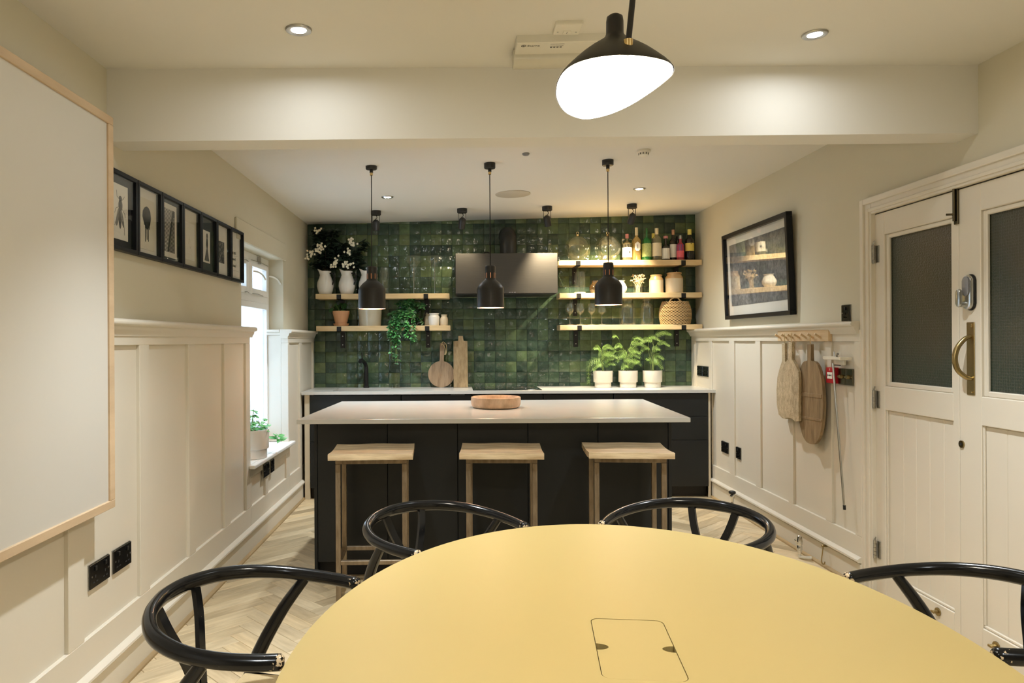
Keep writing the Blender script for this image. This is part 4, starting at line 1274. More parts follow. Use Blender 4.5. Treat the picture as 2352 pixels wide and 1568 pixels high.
# ------------------------------------------------------------------ top right shelf
for px_, lab in ((1327.3, 'clear glass globe bauble, nearer the hood'), (1396.6, 'clear glass globe bauble beside the bottles')):
    t = thing('glass_globe', lab, 'glass globe', (sx_(px_), IYC, ZR1), group='large clear glass globes')
    b = B(); b.sphere((0, 0, .118), .117, 48, 24); b.build('globe', 'smoke_globe', t, True)
    b = B(); b.lathe([(.014, .232), (.014, .247), (.004, .250)], 16, cap=False); cap = b.build('cap', 'pale_brass', t, True)
    b = B(); b.tube([(.011 * math.cos(2 * PI * k / 14), 0, .258 + .011 * math.sin(2 * PI * k / 14)) for k in range(14)], .0022, 6, closed=True, up=Vector((0, 1, 0))); b.build('ring', 'pale_brass', cap, True)
def bottle(px_, y, w, h, mat, cap, lab, shoulder=.6, neck=.28, lbl=None, capw=.30, caph=.16, extra=None, liquid=None):
    r = w / 2
    t = thing('bottle', lab, 'bottle', (sx_(px_, y), y, ZR1), group='drinks bottles on the top shelf')
    zs, zn = h * shoulder, h * (shoulder + .14)
    rn = r * neck
    b = B(); b.lathe([(0, .002), (r * .9, .002), (r, .010), (r, zs), (r * .86, zs + h * .05), (r * .5, zs + h * .105), (rn, zn), (rn, h * (1 - caph)), (rn * 1.15, h * (1 - caph)), (rn * 1.15, h * (1 - caph) + .004)], 28, cap=False); bd = b.build('glass_body', mat, t, True)
    b = B(); b.cyl((0, 0, h * (1 - caph) + .001), (0, 0, h), r * capw, 18); b.build('cap', cap, t, True)
    if lbl:
        for (lm, z0, z1, hw) in lbl:     # wrapped label: front arc of the cylinder
            b = B(); nseg = 10; rl = r + .0006
            a = [-PI / 2 - hw + 2 * hw * k / nseg for k in range(nseg + 1)]
            v0 = [b.bm.verts.new((rl * math.cos(q), rl * math.sin(q), z0 * h)) for q in a]; v1 = [b.bm.verts.new((rl * math.cos(q), rl * math.sin(q), z1 * h)) for q in a]
            for k in range(nseg): b.bm.faces.new((v0[k], v0[k + 1], v1[k + 1], v1[k]))
            b.build('label', lm, t, True)
    if extra: extra(t, r, h)
    return t
def ears(t, r, h):
    for s in (-1, 1):
        b = B(); b.tube(smooth_path([(s * r * .45, 0, h * .80), (s * r * .95, 0, h * .80), (s * r * 1.02, 0, h * .70), (s * r * .8, 0, h * .62)], 5), .0035, 6); b.build('ear_handle', 'bottle_clear', t, True)
    b = B(); b.lathe([(.010, 0), (.012, 0), (.012, .0008), (.010, .0008)], 20, cap=False); b.build('emblem', 'ink', t, rot=(R(90), 0, 0), loc=(.012, -r - .0012, h * .31))
    b = B(); b.cyl((0, 0, 0), (0, 0, .0009), .0075, 12); b.build('emblem', 'ink', t, rot=(R(90), 0, 0), loc=(.012, -r - .0006, h * .31))
def hexlabel(t, r, h):
    b = B(); b.prism([(-.024, .50 * h), (0, .57 * h), (.024, .50 * h), (.024, .35 * h), (.012, .29 * h), (-.012, .29 * h), (-.024, .35 * h)], -r - .003, -r + .004, 'y'); lb = b.build('label', 'white_label', t)
    b = B(); b.prism([(-.003, .36 * h), (.003, .36 * h), (.003, .48 * h), (-.003, .48 * h)], -r - .0036, -r - .003, 'y'); b.build('mark', 'grey_plastic', lb)
def house_mark(t, r, h):
    b = B(); b.prism([(-.006, .515 * h), (.008, .515 * h), (.001, .545 * h)], -r - .003, -r - .001, 'y'); b.build('mark', 'ink', t)
def swing(t, r, h):
    b = B(); b.tube([(-r * .4, 0, h * .86), (-r * .45, 0, h * .95), (0, 0, h * 1.01), (r * .45, 0, h * .95), (r * .4, 0, h * .86)], .0015, 5); b.build('wire_clip', 'nickel', t)
bottle(1441, 6.56, .088, .245, 'bottle_clear', 'pink_cap', 'short two eared jug bottle with white label, nearest the glass globes', .60, .25, [('dark_bottle', .50, .60, PI), ('white_label', .13, .49, 1.9)], .35, .16, ears)
bottle(1462.7, 6.57, .078, .305, 'bottle_amber', 'cream_cap', 'tall amber bottle with a white six sided label', .60, .30, None, .36, .24, hexlabel)
bottle(1486, 6.57, .086, .300, 'bottle_green', 'bottle_green', 'green glass bottle with a pale green label', .58, .22, [('green_label', .12, .52, 1.5)], .18, .20)
bottle(1501.5, 6.645, .074, .262, 'dark_bottle', 'yellow_cap', 'dark bottle with yellow cap behind the cream labelled one', .58, .34, None, .42, .18)
bottle(1509, 6.555, .086, .295, 'bottle_clear', 'cream_cap', 'clear bottle with a tall cream label', .66, .30, [('cream_label', .13, .54, 1.35)], .40, .19)
bottle(1529.7, 6.56, .072, .225, 'smoke_bottle', 'pink_cap', 'short smoky bottle with white label and flat stopper', .52, .30, [('white_label', .07, .50, 1.9)], .56, .10)
bottle(1546.6, 6.60, .072, .288, 'dark_bottle', 'copper_cap', 'dark bottle with copper cap and long white label', .60, .34, [('white_label', .11, .53, 1.2)], .40, .17)
bottle(1557.5, 6.65, .070, .235, 'dark_bottle', 'black_metal', 'plain dark bottle behind the purple one', .60, .34, None, .40, .17)
bottle(1563.4, 6.55, .066, .228, 'bottle_pink', 'nickel', 'small pink bottle with purple label and swing stopper', .60, .34, [('purple_label', .38, .62, PI), ('pink_label', .12, .38, 1.6)], .36, .16, swing)
bottle(1584.5, 6.56, .080, .285, 'dark_bottle', 'yellow_cap', 'dark bottle with yellow cap and yellow label, nearest the right wall', .62, .36, [('yellow_label', .30, .55, 1.5)], .44, .18, house_mark)

# ------------------------------------------------------------------ middle right shelf
t = thing('glass_jar', 'straight clear glass jar on a wooden base, under the first globe', 'jar', (sx_(1332), IYC, ZR2))
b = B(); b.lathe([(0, .014), (.047, .014), (.047, .198), (.044, .198)], 32, cap=False); b.build('cylinder', 'clear_glass', t, True)
b = B(); b.lathe([(0, 0), (.052, 0), (.052, .012), (0, .013)], 28, cap=False); b.build('wooden_base', 'beech', t, True)
lathe_thing('brown_glass_vase', 'round brown glass vase behind a pendant shade', 'vase', sx_(1367), ZR2, [(0, 0), (.035, 0), (.052, .03), (.052, .06), (.035, .09), (.026, .10), (.030, .118), (.027, .118)], 'brown_glass', 'vase_body')
lathe_thing('white_vase', 'small white vase with a waisted neck behind a pendant shade', 'vase', sx_(1424), ZR2, [(0, 0), (.040, 0), (.062, .03), (.064, .055), (.050, .085), (.040, .10), (.042, .113), (.049, .118), (.044, .118), (.034, .10), (.03, .06)], 'white_ceramic', 'vase_body')
t = thing('dried_flowers', 'bunch of pale dried flowers in a glass', 'flowers', (sx_(1465.5), IYC, ZR2))
b = B(); b.lathe([(0, .003), (.038, .003), (.040, .085), (.038, .085)], 28, cap=False); b.build('glass', 'clear_glass', t, True)
rng = random.Random(5)
for k in range(26):
    a = rng.uniform(0, 2 * PI); r = rng.uniform(.01, .062); tip = Vector((r * math.cos(a), r * math.sin(a) * .8, rng.uniform(.11, .185) - r * .4))
    b = B(); b.tube([(rng.uniform(-.02, .02), rng.uniform(-.02, .02), .006), (tip.x * .45, tip.y * .45, .085), tip], .0016, 4)
    for q in range(10):
        d = Vector((rng.gauss(0, 1), rng.gauss(0, 1), rng.gauss(.4, .8)))
        b.leaf(tip, d, Vector((0, -1, .3)), rng.uniform(.012, .022), .008, .2, .1, 2)
    b.build('dried_stem', 'dried', t)
def crock(px_, w, h, lab):
    r = w / 2
    t = thing('stoneware_crock', lab, 'jar', (sx_(px_), IYC, ZR2), group='two tone stoneware crocks')
    b = B(); b.lathe([(0, 0), (r * .96, 0), (r, .005), (r, h * .70)], 40, cap=False); b.build('crock_body', 'stoneware', t, True)
    b = B(); b.lathe([(r, h * .70), (r * .985, h * .76), (r * .80, h * .885), (r * .79, h * .92), (r * .84, h * .935), (r * .85, h * .985), (r * .78, h), (r * .66, h * .98), (r * .66, h * .85), (r * .85, h * .7), (0, h * .6)], 40, cap=False); b.build('shoulder', 'stoneware_tan', t, True, label='honey brown glazed shoulder and rim')
crock(1507.5, .126, .168, 'smaller stoneware crock with honey brown shoulder')
crock(1548.7, .158, .188, 'larger stoneware crock with honey brown shoulder, nearer the right wall')

# ------------------------------------------------------------------ lowest right shelf
for k, (px_, lab) in enumerate(((1307.7, 'stemmed wine glass, nearest the hood'), (1331.5, 'stemmed wine glass, second from the hood'), (1357.4, 'stemmed wine glass, third from the hood'))):
    t = thing('wine_glass', lab, 'wine glass', (sx_(px_), 6.56, ZR3), group='stemmed glasses on the lowest shelf')
    b = B(); b.lathe([(0, .004), (.032, .001), (.034, .003), (.010, .008), (.0045, .016), (.0045, .090), (.012, .098), (.034, .118), (.042, .140), (.040, .172), (.034, .197), (.0328, .197), (.038, .170), (.040, .14), (.031, .12), (0, .102)], 28, cap=False); b.build('goblet', 'clear_glass', t, True)
t = thing('wine_glass', 'straight sided stemmed glass below a pendant shade', 'wine glass', (sx_(1381), 6.56, ZR3), group='stemmed glasses on the lowest shelf')
b = B(); b.lathe([(0, .004), (.032, .001), (.034, .003), (.010, .008), (.0045, .016), (.0045, .090), (.03, .108), (.040, .114), (.037, .196), (.0355, .196), (.038, .118), (0, .108)], 28, cap=False); b.build('goblet', 'clear_glass', t, True)
for px_, w, h, lab in ((1441, .145, .236, 'large clear glass demijohn jar beside the stemmed glasses'), (1485, .120, .236, 'large clear glass jar beside the woven basket')):
    r = w / 2
    lathe_thing('glass_storage_jar', lab, 'jar', sx_(px_), ZR3, [(0, .003), (r * .95, .003), (r, .012), (r, h * .66), (r * .9, h * .76), (r * .60, h * .84), (r * .58, h * .93), (r * .72, h * .95), (r * .72, h), (r * .66, h), (r * .55, h * .93)], 'clear_glass', 'jar_body', group='large clear glass storage jars')
bk = thing('woven_basket', 'round woven seagrass basket with two loop handles', 'basket', (sx_(1550), IYC - .012, ZR3))
b = B(); rows = 18
for k in range(rows):
    z = .006 + k * .0117
    t_ = z / .21
    r0 = .110 + .030 * math.sin(PI * (.18 + .72 * t_)) - .018 * max(0, t_ - .6)
    nn = 156
    pth = [((r0 + .0052 * math.sin(26 * 2 * PI * i / nn + (k % 2) * PI)) * math.cos(2 * PI * i / nn), .70 * (r0 + .0052 * math.sin(26 * 2 * PI * i / nn + (k % 2) * PI)) * math.sin(2 * PI * i / nn), z + .0016 * math.sin(26 * 2 * PI * i / nn + (k % 2) * PI + .8)) for i in range(nn)]
    b.tube(pth, .0048, 6, closed=True)
b.build('weave', 'wicker', bk, True, ang=80)
b = B(); b.lathe([(0, .004), (.104, .004), (.124, .06), (.127, .12), (.110, .20)], 32, cap=False, sy=.70); b.build('gap_backing', 'wicker_gap_shade', bk)  # dark inner shell, its colour stands in for shade between the strands
for s, (xa, xb) in ((1, (-.075, .03)), (-1, (-.03, .085))):
    b = B(); b.tube(smooth_path([(xa, -s * .062, .20), (xa + .02, -s * .07, .232), ((xa + xb) / 2, -s * .072, .243), (xb - .02, -s * .07, .232), (xb, -s * .062, .20)], 5), .0065, 8); b.build('handle', 'wicker', bk, True)

# ------------------------------------------------------------------ window plant
wx = -1.405
wp = thing('window_plant', 'green creeping plant in a white stepped pot on the window sill', 'potted plant', (wx, 4.90, .56))
b = B(); b.lathe([(0, 0), (.098, 0), (.102, .004), (.102, .060), (.105, .063), (.112, .065), (.114, .070), (.116, .195), (.108, .195), (.105, .16), (0, .16)], 44); pot = b.build('pot', 'white_ceramic', wp, True)
b = B(); b.lathe([(0, .172), (.107, .170)], 24, cap=False); b.build('soil', 'soil', pot)
rng = random.Random(21)
for k in range(44):
    a = rng.uniform(0, 2 * PI); r = rng.uniform(.02, .12)
    tip = Vector((max(-.06, r * math.cos(a)), r * math.sin(a), rng.uniform(.19, .25)))
    if k < 3: tip = Vector((.0, .03 + .03 * k, .27 + .02 * k))
    if k in (3, 4): tip = Vector((.12, .16 + .02 * k, .175 - .02 * k))
    b = B(); b.tube(smooth_path([(tip.x * .2, tip.y * .2, .165), (tip.x * .6, tip.y * .6, tip.z + .015), tip], 4), .0014, 4); sr = b.build('runner', 'stem_green', wp)
    for q in range(2 if k > 4 else 4):
        d = Vector((math.cos(a + q * 1.5), math.sin(a + q * 1.5), rng.uniform(-.3, .5)))
        b = B(); big = 1.5 if k in (3, 4) else 1
        b.leaf(tip + Vector((rng.uniform(-.015, .015), rng.uniform(-.015, .015), rng.uniform(-.02, .01))), d, Vector((.5, -.4, .8)), rng.uniform(.028, .045) * big, rng.uniform(.022, .033) * big, .15, .3); b.build('leaf', 'leaf_bright', sr, True)
# ------------------------------------------------------------------ whiteboard on the left wall
wb = thing('whiteboard', 'large whiteboard with pale wooden edging on the left wall', 'whiteboard', (XL + .094, 1.45, .745))
BY0, BY1, BZ = -1.20, 1.205, 1.437
b = B(); b.box(.004, .022, BY0 + .01, BY1 - .01, .01, BZ - .01); b.build('writing_surface', 'whiteboard', wb)
for nm, y0, y1, z0, z1 in (('edging', BY0, BY1, 0, .030), ('edging', BY0, BY1, BZ - .030, BZ), ('edging', BY1 - .036, BY1, .030, BZ - .030), ('edging', BY0, BY0 + .036, .030, BZ - .030)):
    b = B(); b.box(.0, .030, y0, y1, z0, z1, .002); b.build(nm, 'board_frame', wb)

# ------------------------------------------------------------------ row of seven small frames
PW_, PH_ = .250, .322
def frame(k, lab, depth=.030):
    f = thing('picture_frame', lab, 'picture', (XL + .001, 2.815 + .2545 * k + .127, 1.725))
    w = PW_ / 2; e = .017
    b = B(); b.box(0, depth, -w, w, 0, e, .0015).box(0, depth, -w, w, PH_ - e, PH_, .0015).box(0, depth, -w, -w + e, e, PH_ - e, .0015).box(0, depth, w - e, w, e, PH_ - e, .0015); b.build('frame', 'black_frame', f)
    b = B(); b.box(depth - .009, depth - .007, -w + e - .002, w - e + .002, e - .002, PH_ - e + .002); b.build('glazing', 'picture_glass', f)
    return f
def sheet(f, w, h, mat, x=.006, dz=0, name='mount', t=.002):
    b = B(); b.box(x, x + t, -w / 2, w / 2, PH_ / 2 - h / 2 + dz, PH_ / 2 + h / 2 + dz); return b.build(name, mat, f)
def art(f, poly, mat='ink', x=.0105, name='drawing'):
    b = B(); b.prism([(y, z + PH_ / 2) for y, z in poly], x, x + .0006, 'x'); return b.build(name, mat, f)
def ell(cy_, cz_, ry, rz, n=20, rot=0):
    return [(cy_ + ry * math.cos(a) * math.cos(rot) - rz * math.sin(a) * math.sin(rot), cz_ + ry * math.cos(a) * math.sin(rot) + rz * math.sin(a) * math.cos(rot)) for a in [2 * PI * i / n for i in range(n)]]
def stroke(f, pts, w, mat='ink', x=.0105):
    b = B(); b.ring_sweep([(x, y, z + PH_ / 2) for y, z in pts], lambda i, n: [(-w / 2, 0), (w / 2, 0), (w / 2, .0006), (-w / 2, .0006)], up=Vector((1, 0, 0))); return b.build('drawing', mat, f)
f = frame(0, 'black framed fly drawing, half behind the whiteboard edge')
sheet(f, .22, .29, 'mat_black'); sheet(f, .145, .225, 'paper', .008, name='print')
art(f, ell(.005, .055, .013, .012), 'ink_grey'); art(f, ell(.005, .028, .017, .024), 'ink_grey'); art(f, ell(.0, -.03, .011, .038, rot=.08), 'ink_grey')
art(f, ell(-.018, -.022, .010, .040, rot=-.30), 'ink_pale', .0102); art(f, ell(.020, -.022, .010, .040, rot=.35), 'ink_pale', .0102)
for p in ([(.0, .05), (-.025, .06), (-.03, .085)], [(.015, .05), (.032, .058), (.04, .07)], [(-.01, .02), (-.035, .01), (-.045, -.01)], [(.018, .015), (.04, .0), (.048, -.015)], [(-.006, .005), (-.035, -.04), (-.045, -.06)], [(.016, .0), (.036, -.05), (.04, -.09)]):
    stroke(f, p, .0014, 'ink_grey')
f = frame(1, 'black framed print of a dripping black blot')
sheet(f, .22, .29, 'paper'); sheet(f, .165, .225, 'paper_cream', .008, -.01, 'print')
art(f, [(y_ * 1.35, z_) for y_, z_ in ((.0, .070), (.014, .066), (.027, .052), (.032, .022), (.026, -.008), (.014, -.026), (.0, -.034), (-.010, -.022), (-.022, -.005), (-.032, .02), (-.029, .045), (-.016, .062))])
for yy, z0, z1 in ((-.014, .0, -.088), (.002, -.02, -.078), (.016, -.02, -.084), (.026, .0, -.03)):
    stroke(f, [(yy, z0), (yy + .001, z1)], .0055)
stroke(f, [(-.024, .01), (-.026, -.015)], .004)
f = frame(2, 'black framed print of a dark tower against black stripes')
sheet(f, .22, .29, 'mat_black'); sheet(f, .175, .255, 'paper', .008, name='print')
sheet(f, .125, .205, 'ink', .0102, name='drawing', t=.0004)
for k in range(32):
    z = -.099 + k * .0064; split = .035 - .062 * (1 - k / 31)
    stroke(f, [(-.060, z), (split - .002, z)], .0026, 'paper', .0108)
    if k < 27: stroke(f, [(split + .016, z), (.060, z)], .0012, 'paper_cream', .0108)
f = frame(3, 'black framed faint pencil sketch on cream paper')
sheet(f, .22, .29, 'paper_cream'); sheet(f, .15, .19, 'paper', .008, -.015, 'print')
for p in ([(-.03, .05), (.03, .052)], [(-.01, -.03), (.0, .0), (.012, -.02)], [(.0, -.04), (.015, -.05), (.02, -.035)], [(-.03, -.08), (.03, -.082)]):
    stroke(f, p, .0008, 'cream_filler')
f = frame(4, 'black framed portrait in a long dress on a black mount')
sheet(f, .22, .29, 'mat_black'); sheet(f, .115, .175, 'paper', .008, -.01, 'print')
art(f, ell(.008, .05, .011, .015), 'ink_grey'); art(f, [(.0, .036), (.016, .036), (.020, .0), (.012, -.02), (.002, -.02), (-.006, .0)], 'ink'); art(f, [(.001, -.018), (.014, -.018), (.040, -.088), (-.034, -.088)], 'ink_grey')
f = frame(5, 'black framed small dark photograph in a wide pale mount')
sheet(f, .22, .29, 'paper'); sheet(f, .092, .125, 'photo_print', .0085, -.01, 'print')
f = frame(6, 'black framed printed quotation, nearest the window')
sheet(f, .22, .29, 'paper')
for s, z, sz in (('what gets', .225, .013), ('"what gets', .170, .026), ('measured', .130, .026), ('gets done."', .090, .026)):
    text(s, sz, 'ink', f, (.0086, -.088, z), (R(90), 0, R(90)))
b = B(); b.box(.008, .0086, -.03, .08, .068, .0688); b.build('rule', 'ink_grey', f)

# ------------------------------------------------------------------ big picture on the right wall
rp = thing('large_picture', 'large black framed grey print on the right wall', 'picture', (XR - .004, 5.27, 1.510), (0, R(-2.2), 0))
w, h, e, dp = .572, .678, .030, .042
b = B(); b.box(-dp, 0, -w, w, 0, e, .002).box(-dp, 0, -w, w, h - e, h, .002).box(-dp, 0, -w, -w + e, e, h - e, .002).box(-dp, 0, w - e, w, e, h - e, .002); b.build('frame', 'black_frame', rp)
b = B(); b.box(-.012, -.008, -w + e, w - e, e, h - e); b.build('mount', 'paper', rp)
b = B(); b.box(-.014, -.0125, -w + e + .055, w - e - .055, e + .075, h - e - .06); b.build('print', 'graphite_print', rp)
b = B(); b.box(-dp + .010, -dp + .012, -w + e - .003, w - e + .003, e - .003, h - e + .003); b.build('glazing', 'picture_glass', rp)

# ------------------------------------------------------------------ peg rail and paddles
PX = SFR
pr = thing('peg_rail', 'short beech peg rail with slanted pegs under the dado', 'peg rail', (PX, 4.51, 1.335))
b = B(); b.box(-.024, 0, -.33, .33, 0, .070, .002); b.build('rail_board', 'beech', pr)
pegs = [.285 - k * .088 for k in range(7)]
for y in pegs:
    b = B(); b.tube([(-.022, y, .020), (-.060, y, .045)], [.0060, .0070], 12); b.build('peg', 'beech', pr, True)
def hang(name, lab, y, z, x, outline, mat, th=.018, tilt=0, bands=(), loop=True):
    t = thing(name, lab, 'serving board', (x, y, z), (R(tilt), 0, 0))
    b = B(); b.prism(outline, -th / 2, th / 2, 'x', .002)
    bmesh.ops.triangulate(b.bm, faces=[f_ for f_ in b.bm.faces if len(f_.verts) > 4])
    b.build('board', mat, t)
    for (z0, z1, hw) in bands:
        b = B(); b.box(-th / 2 - .003, -th / 2 + .001, -hw, hw, z0, z1, .001); b.build('band', mat, t)
    if loop:
        b = B(); b.tube(smooth_path([(.0, -.006, -.012), (-.004, -.012, .03), (.0, 0, .062), (.002, .012, .03), (.0, .006, -.012)], 4), .0016, 5); b.build('cord_loop', 'rope', t)
    return t
# outlines: (y, z), z=0 at the handle top, hanging down
def paddle(hw, hh, bw, bh, kind):
    r_ = [(hw, 0), (hw * .9, -hh)]
    if kind == 'oval':
        n_ = 22
        pts = [(bw * math.sin(PI * (k + 1.6) / (n_ + 2.2)) ** .85, -hh - bh * (.5 - .5 * math.cos(PI * k / n_))) for k in range(n_ + 1)]
        r_ += [(max(hw, p[0]), p[1]) if k < 2 else p for k, p in enumerate(pts[1:-1])]
        r_ += [(bw * .12, -hh - bh)]
    elif kind == 'rect':
        r_ += [(bw * .55, -hh - .030), (bw * .96, -hh - .075), (bw, -hh - .12), (bw, -hh - bh + .006), (bw * .55, -hh - bh - .004), (bw * .2, -hh - bh + .012)]
    else:
        r_ += [(bw * .5, -hh - .045), (bw * .85, -hh - .11), (bw, -hh - .20), (bw * .97, -hh - .30), (bw * .75, -hh - bh + .02), (bw * .3, -hh - bh)]
    return r_ + [(-y, z) for y, z in r_[::-1]]
hang('worn_paddle', 'pitted pale wooden paddle, first on the peg rail from the kitchen', 4.690, 1.322, PX - .045, paddle(.022, .115, .115, .375, 'round'), 'weathered', tilt=-1.5)
hang('worn_paddle', 'straight sided pitted wooden paddle overlapping the first', 4.545, 1.330, PX - .068, paddle(.026, .105, .118, .385, 'rect'), 'weathered', tilt=1)
hang('oval_paddle', 'long oval brown wooden board with a short handle', 4.345, 1.318, PX - .046, paddle(.024, .10, .158, .50, 'oval'), 'old_paddle', bands=((-.318, -.295, .145), (-.455, -.440, .140)), tilt=-1)

# ------------------------------------------------------------------ switches, sockets, call point
def plate(name, lab, side, y, z, w, h, mat, face, cat='socket', detail='socket'):
    s = 1 if side == 'l' else -1
    t = thing(name, lab, cat, (face, y, z))
    b = B(); b.box(min(0, s * .010), max(0, s * .010), -w / 2, w / 2, -h / 2, h / 2, .0015); b.build('plate', mat, t)
    b = B(); b.box(min(0, s * .004), max(0, s * .004), -w / 2 - .002, w / 2 + .002, -h / 2 - .002, h / 2 + .002); b.build('back_rim', 'nickel', t)
    fx = s * .0102
    gangs = [0] if w < .1 else [-w / 4, w / 4]
    for g in gangs:
        if detail == 'socket':
            for dy, dz, a, c in ((0, -.004, .0035, .010), (-.011, -.024, .007, .005), (.011, -.024, .007, .005)):
                b = B(); b.box(min(fx, fx - s * .004), max(fx, fx + s * .0004), g + dy - a, g + dy + a, dz - c / 2, dz + c / 2); b.build('slot', 'ink', t)
            b = B(); b.box(min(fx, fx + s * .005), max(fx, fx + s * .005), g - .006, g + .006, .018, .034, .001); b.build('switch', 'black_metal', t)
        elif detail == 'dimmer':
            b = B(); b.tube([(fx, g, 0), (fx + s * .014, g, 0)], [.012, .010], 14); b.tube([(fx, g + .025, .0), (fx + s * .010, g + .025, .0)], .006, 10); b.build('knob', 'brass', t, True)
    for sy in (-1, 1):
        b = B(); b.cyl((fx, sy * (w / 2 - .012), 0), (fx + s * .0012, sy * (w / 2 - .012), 0), .0035, 8); b.build('screw', 'nickel', t)
    return t
plate('double_socket', 'black double socket low on the left wall, nearer the camera', 'l', 2.690, .494, .148, .088, 'black_nickel', PF)
plate('double_socket', 'black double socket low on the left wall, nearer the window', 'l', 2.872, .494, .148, .088, 'black_nickel', PF)
plate('double_socket', 'black double socket under the window sill', 'l', 4.985, .462, .140, .088, 'black_nickel', SF)
plate('single_socket', 'black single socket under the window sill', 'l', 5.150, .462, .088, .088, 'black_nickel', SF)
plate('double_socket', 'black double socket above the worktop, closest to the tiles', 'r', 6.485, 1.066, .140, .088, 'black_nickel', PFR)
plate('double_socket', 'black double socket above the worktop, nearer the camera', 'r', 6.338, 1.066, .140, .088, 'black_nickel', PFR)
plate('double_socket', 'black double socket low on the right panelling beside the drawers', 'r', 5.890, .464, .146, .088, 'black_nickel', PFR)
plate('single_socket', 'black single socket low on the right panelling', 'r', 5.607, .461, .088, .088, 'black_nickel', PFR)
plate('wall_socket', 'black socket standing just above the right dado rail', 'r', 4.098, 1.497, .086, .092, 'black_nickel', XR)
plate('dimmer_switch', 'bronze double dimmer plate beside the red call point', 'r', 4.025, 1.137, .148, .090, 'bronze_plate', SFR, 'switch', 'dimmer')
cp = thing('fire_call_point', 'red break glass fire alarm point', 'fire alarm', (SFR, 4.152, 1.140))
b = B(); b.box(-.030, 0, -.046, .046, -.046, .046, .004, 2); b.build('housing', 'red_plastic', cp)
b = B(); b.box(-.032, -.029, -.028, .028, -.020, .018, .001); wp_ = b.build('push_panel', 'white_label', cp)
b = B()
for dy in (-.013, .013):
    s_ = 1 if dy < 0 else -1
    b.prism([(dy - s_ * .006, .006), (dy - s_ * .006, -.006), (dy + s_ * .004, 0)], -.0332, -.0318, 'x')
b.prism(ell(0, 0, .005, .005), -.0332, -.0318, 'x'); b.build('arrows', 'ink', wp_)
b = B(); b.box(-.0312, -.0298, -.002, .002, .028, .040); b.build('flame_mark', 'white_label', cp)
hk = thing('white_hook_rail', 'small white wooden rest with a metal peg above the call point', 'hook', (SFR, 4.07, 1.232))
b = B(); b.box(-.070, 0, -.10, .085, 0, .018, .004, 2); b.build('bar', 'white_plastic', hk)
b = B(); b.box(-.012, 0, -.04, .06, -.030, 0, .002); b.build('bracket', 'white_plastic', hk)
b = B(); b.tube([(-.03, .0, .012), (-.05, -.03, .030), (-.055, -.055, .034)], .006, 8).cyl((-.02, .05, .016), (-.02, .05, .045), .0035, 8); b.build('peg', 'nickel', hk, True)
rd = thing('steel_pole', 'thin steel pole hanging beside the fire alarm', 'pole', (SFR - .030, 4.085, .412))
b = B(); b.tube([(-.002, -.085, 0), (-.014, .005, .800)], .0055, 12); b.build('shaft', 'steel', rd, True)
b = B(); b.tube([(-.0015, -.086, -.012), (-.002, -.085, .012)], .0078, 10); b.build('ferrule', 'black_metal', rd, True)
b = B(); b.tube([(-.014, .005, .790), (.028, .003, .787)], .003, 6); b.build('hook', 'black_metal', rd, True)

# radiator tails left at the skirting
rv = thing('radiator_valve', 'chrome radiator valve with a dark wheel head beside the drawers', 'valve', (XR - .125, 5.50, 0))
b = B(); b.lathe([(0.009, 0), (.009, .06), (.016, .064), (.016, .085), (.010, .095), (.012, .125), (.018, .140), (.014, .158), (.006, .165)], 20); b.build('valve_body', 'chrome', rv, True)
b = B(); b.lathe([(0, .165), (.018, .166), (.026, .172), (.026, .184), (.018, .190), (0, .190)], 20); b.build('wheel_head', 'black_metal', rv, True)
b = B(); b.lathe([(.020, 0), (.020, .004), (.009, .008)], 18); b.build('pipe_collar', 'chrome', rv, True)
rv = thing('radiator_valve', 'chrome thermostatic radiator valve near the doors', 'valve', (XR - .125, 4.42, 0))
b = B(); b.lathe([(0.011, 0.028), (.013, .05), (.017, .054), (.017, .075), (.014, .082), (.019, .090), (.019, .105), (.013, .138), (.008, .142)], 20); b.build('valve_body', 'chrome', rv, True)
b = B(); b.cyl((-.004, .012, .10), (-.008, .036, .104), .008, 12); b.build('side_knob', 'chrome', rv, True)
b = B(); b.tube([(0, 0, .03), (.0, .0, .012), (.008, -.01, .012), (.055, -.04, .014)], .010, 12); b.build('pipe_tail', 'white_plastic', rv, True)
hkk = thing('door_hook', 'small brass cabin hook screwed to the skirting', 'hook', (XR - .052, 4.235, .130))
b = B(); b.cyl((0.002, 0, 0), (-.022, 0, 0), .006, 10).sphere((-.024, 0, 0), .008, 10, 6); b.build('hook_eye', 'brass', hkk, True)
b = B(); b.tube(smooth_path([(-.022, 0, -.004), (-.024, .004, -.04), (-.026, .012, -.085), (-.024, .008, -.106), (-.018, -.006, -.104), (-.016, -.008, -.09)], 4), .0032, 6); b.build('hook_arm', 'brass', hkk, True)

# ------------------------------------------------------------------ ceiling fittings
def downlight(x, y, lab, power, group='recessed ceiling downlights', col=(.90, .96, 1.0), cone=112):
    z = zc(x)
    t = thing('downlight', lab, 'downlight', (x, y, z), (0, R(-1.2), 0), group=group)
    b = B(); b.lathe([(.026, -.0030), (.036, -.0075), (.044, -.006), (.047, -.001), (.026, -.001)], 36, cap=False); b.build('bezel', 'nickel', t, True)
    b = B(); b.lathe([(0, -.0036), (.026, -.0036)], 32, cap=False); b.build('lens', 'downlight_led', t)
    light('SPOT', 'downlight_beam', t, (0, 0, -.012), power, col, size=.03, spot=R(cone), blend=1.0)
    return t
DLP = 74
downlight(-.556, 2.546, 'recessed downlight before the beam, on the whiteboard side', DLP, cone=98)
downlight(1.350, 2.700, 'recessed downlight before the beam, on the door side', DLP, cone=98)
downlight(-.530, 5.52, 'recessed kitchen downlight on the window side', DLP * .80, cone=112)
downlight(1.390, 5.46, 'recessed kitchen downlight on the right side', DLP * .70, cone=136)
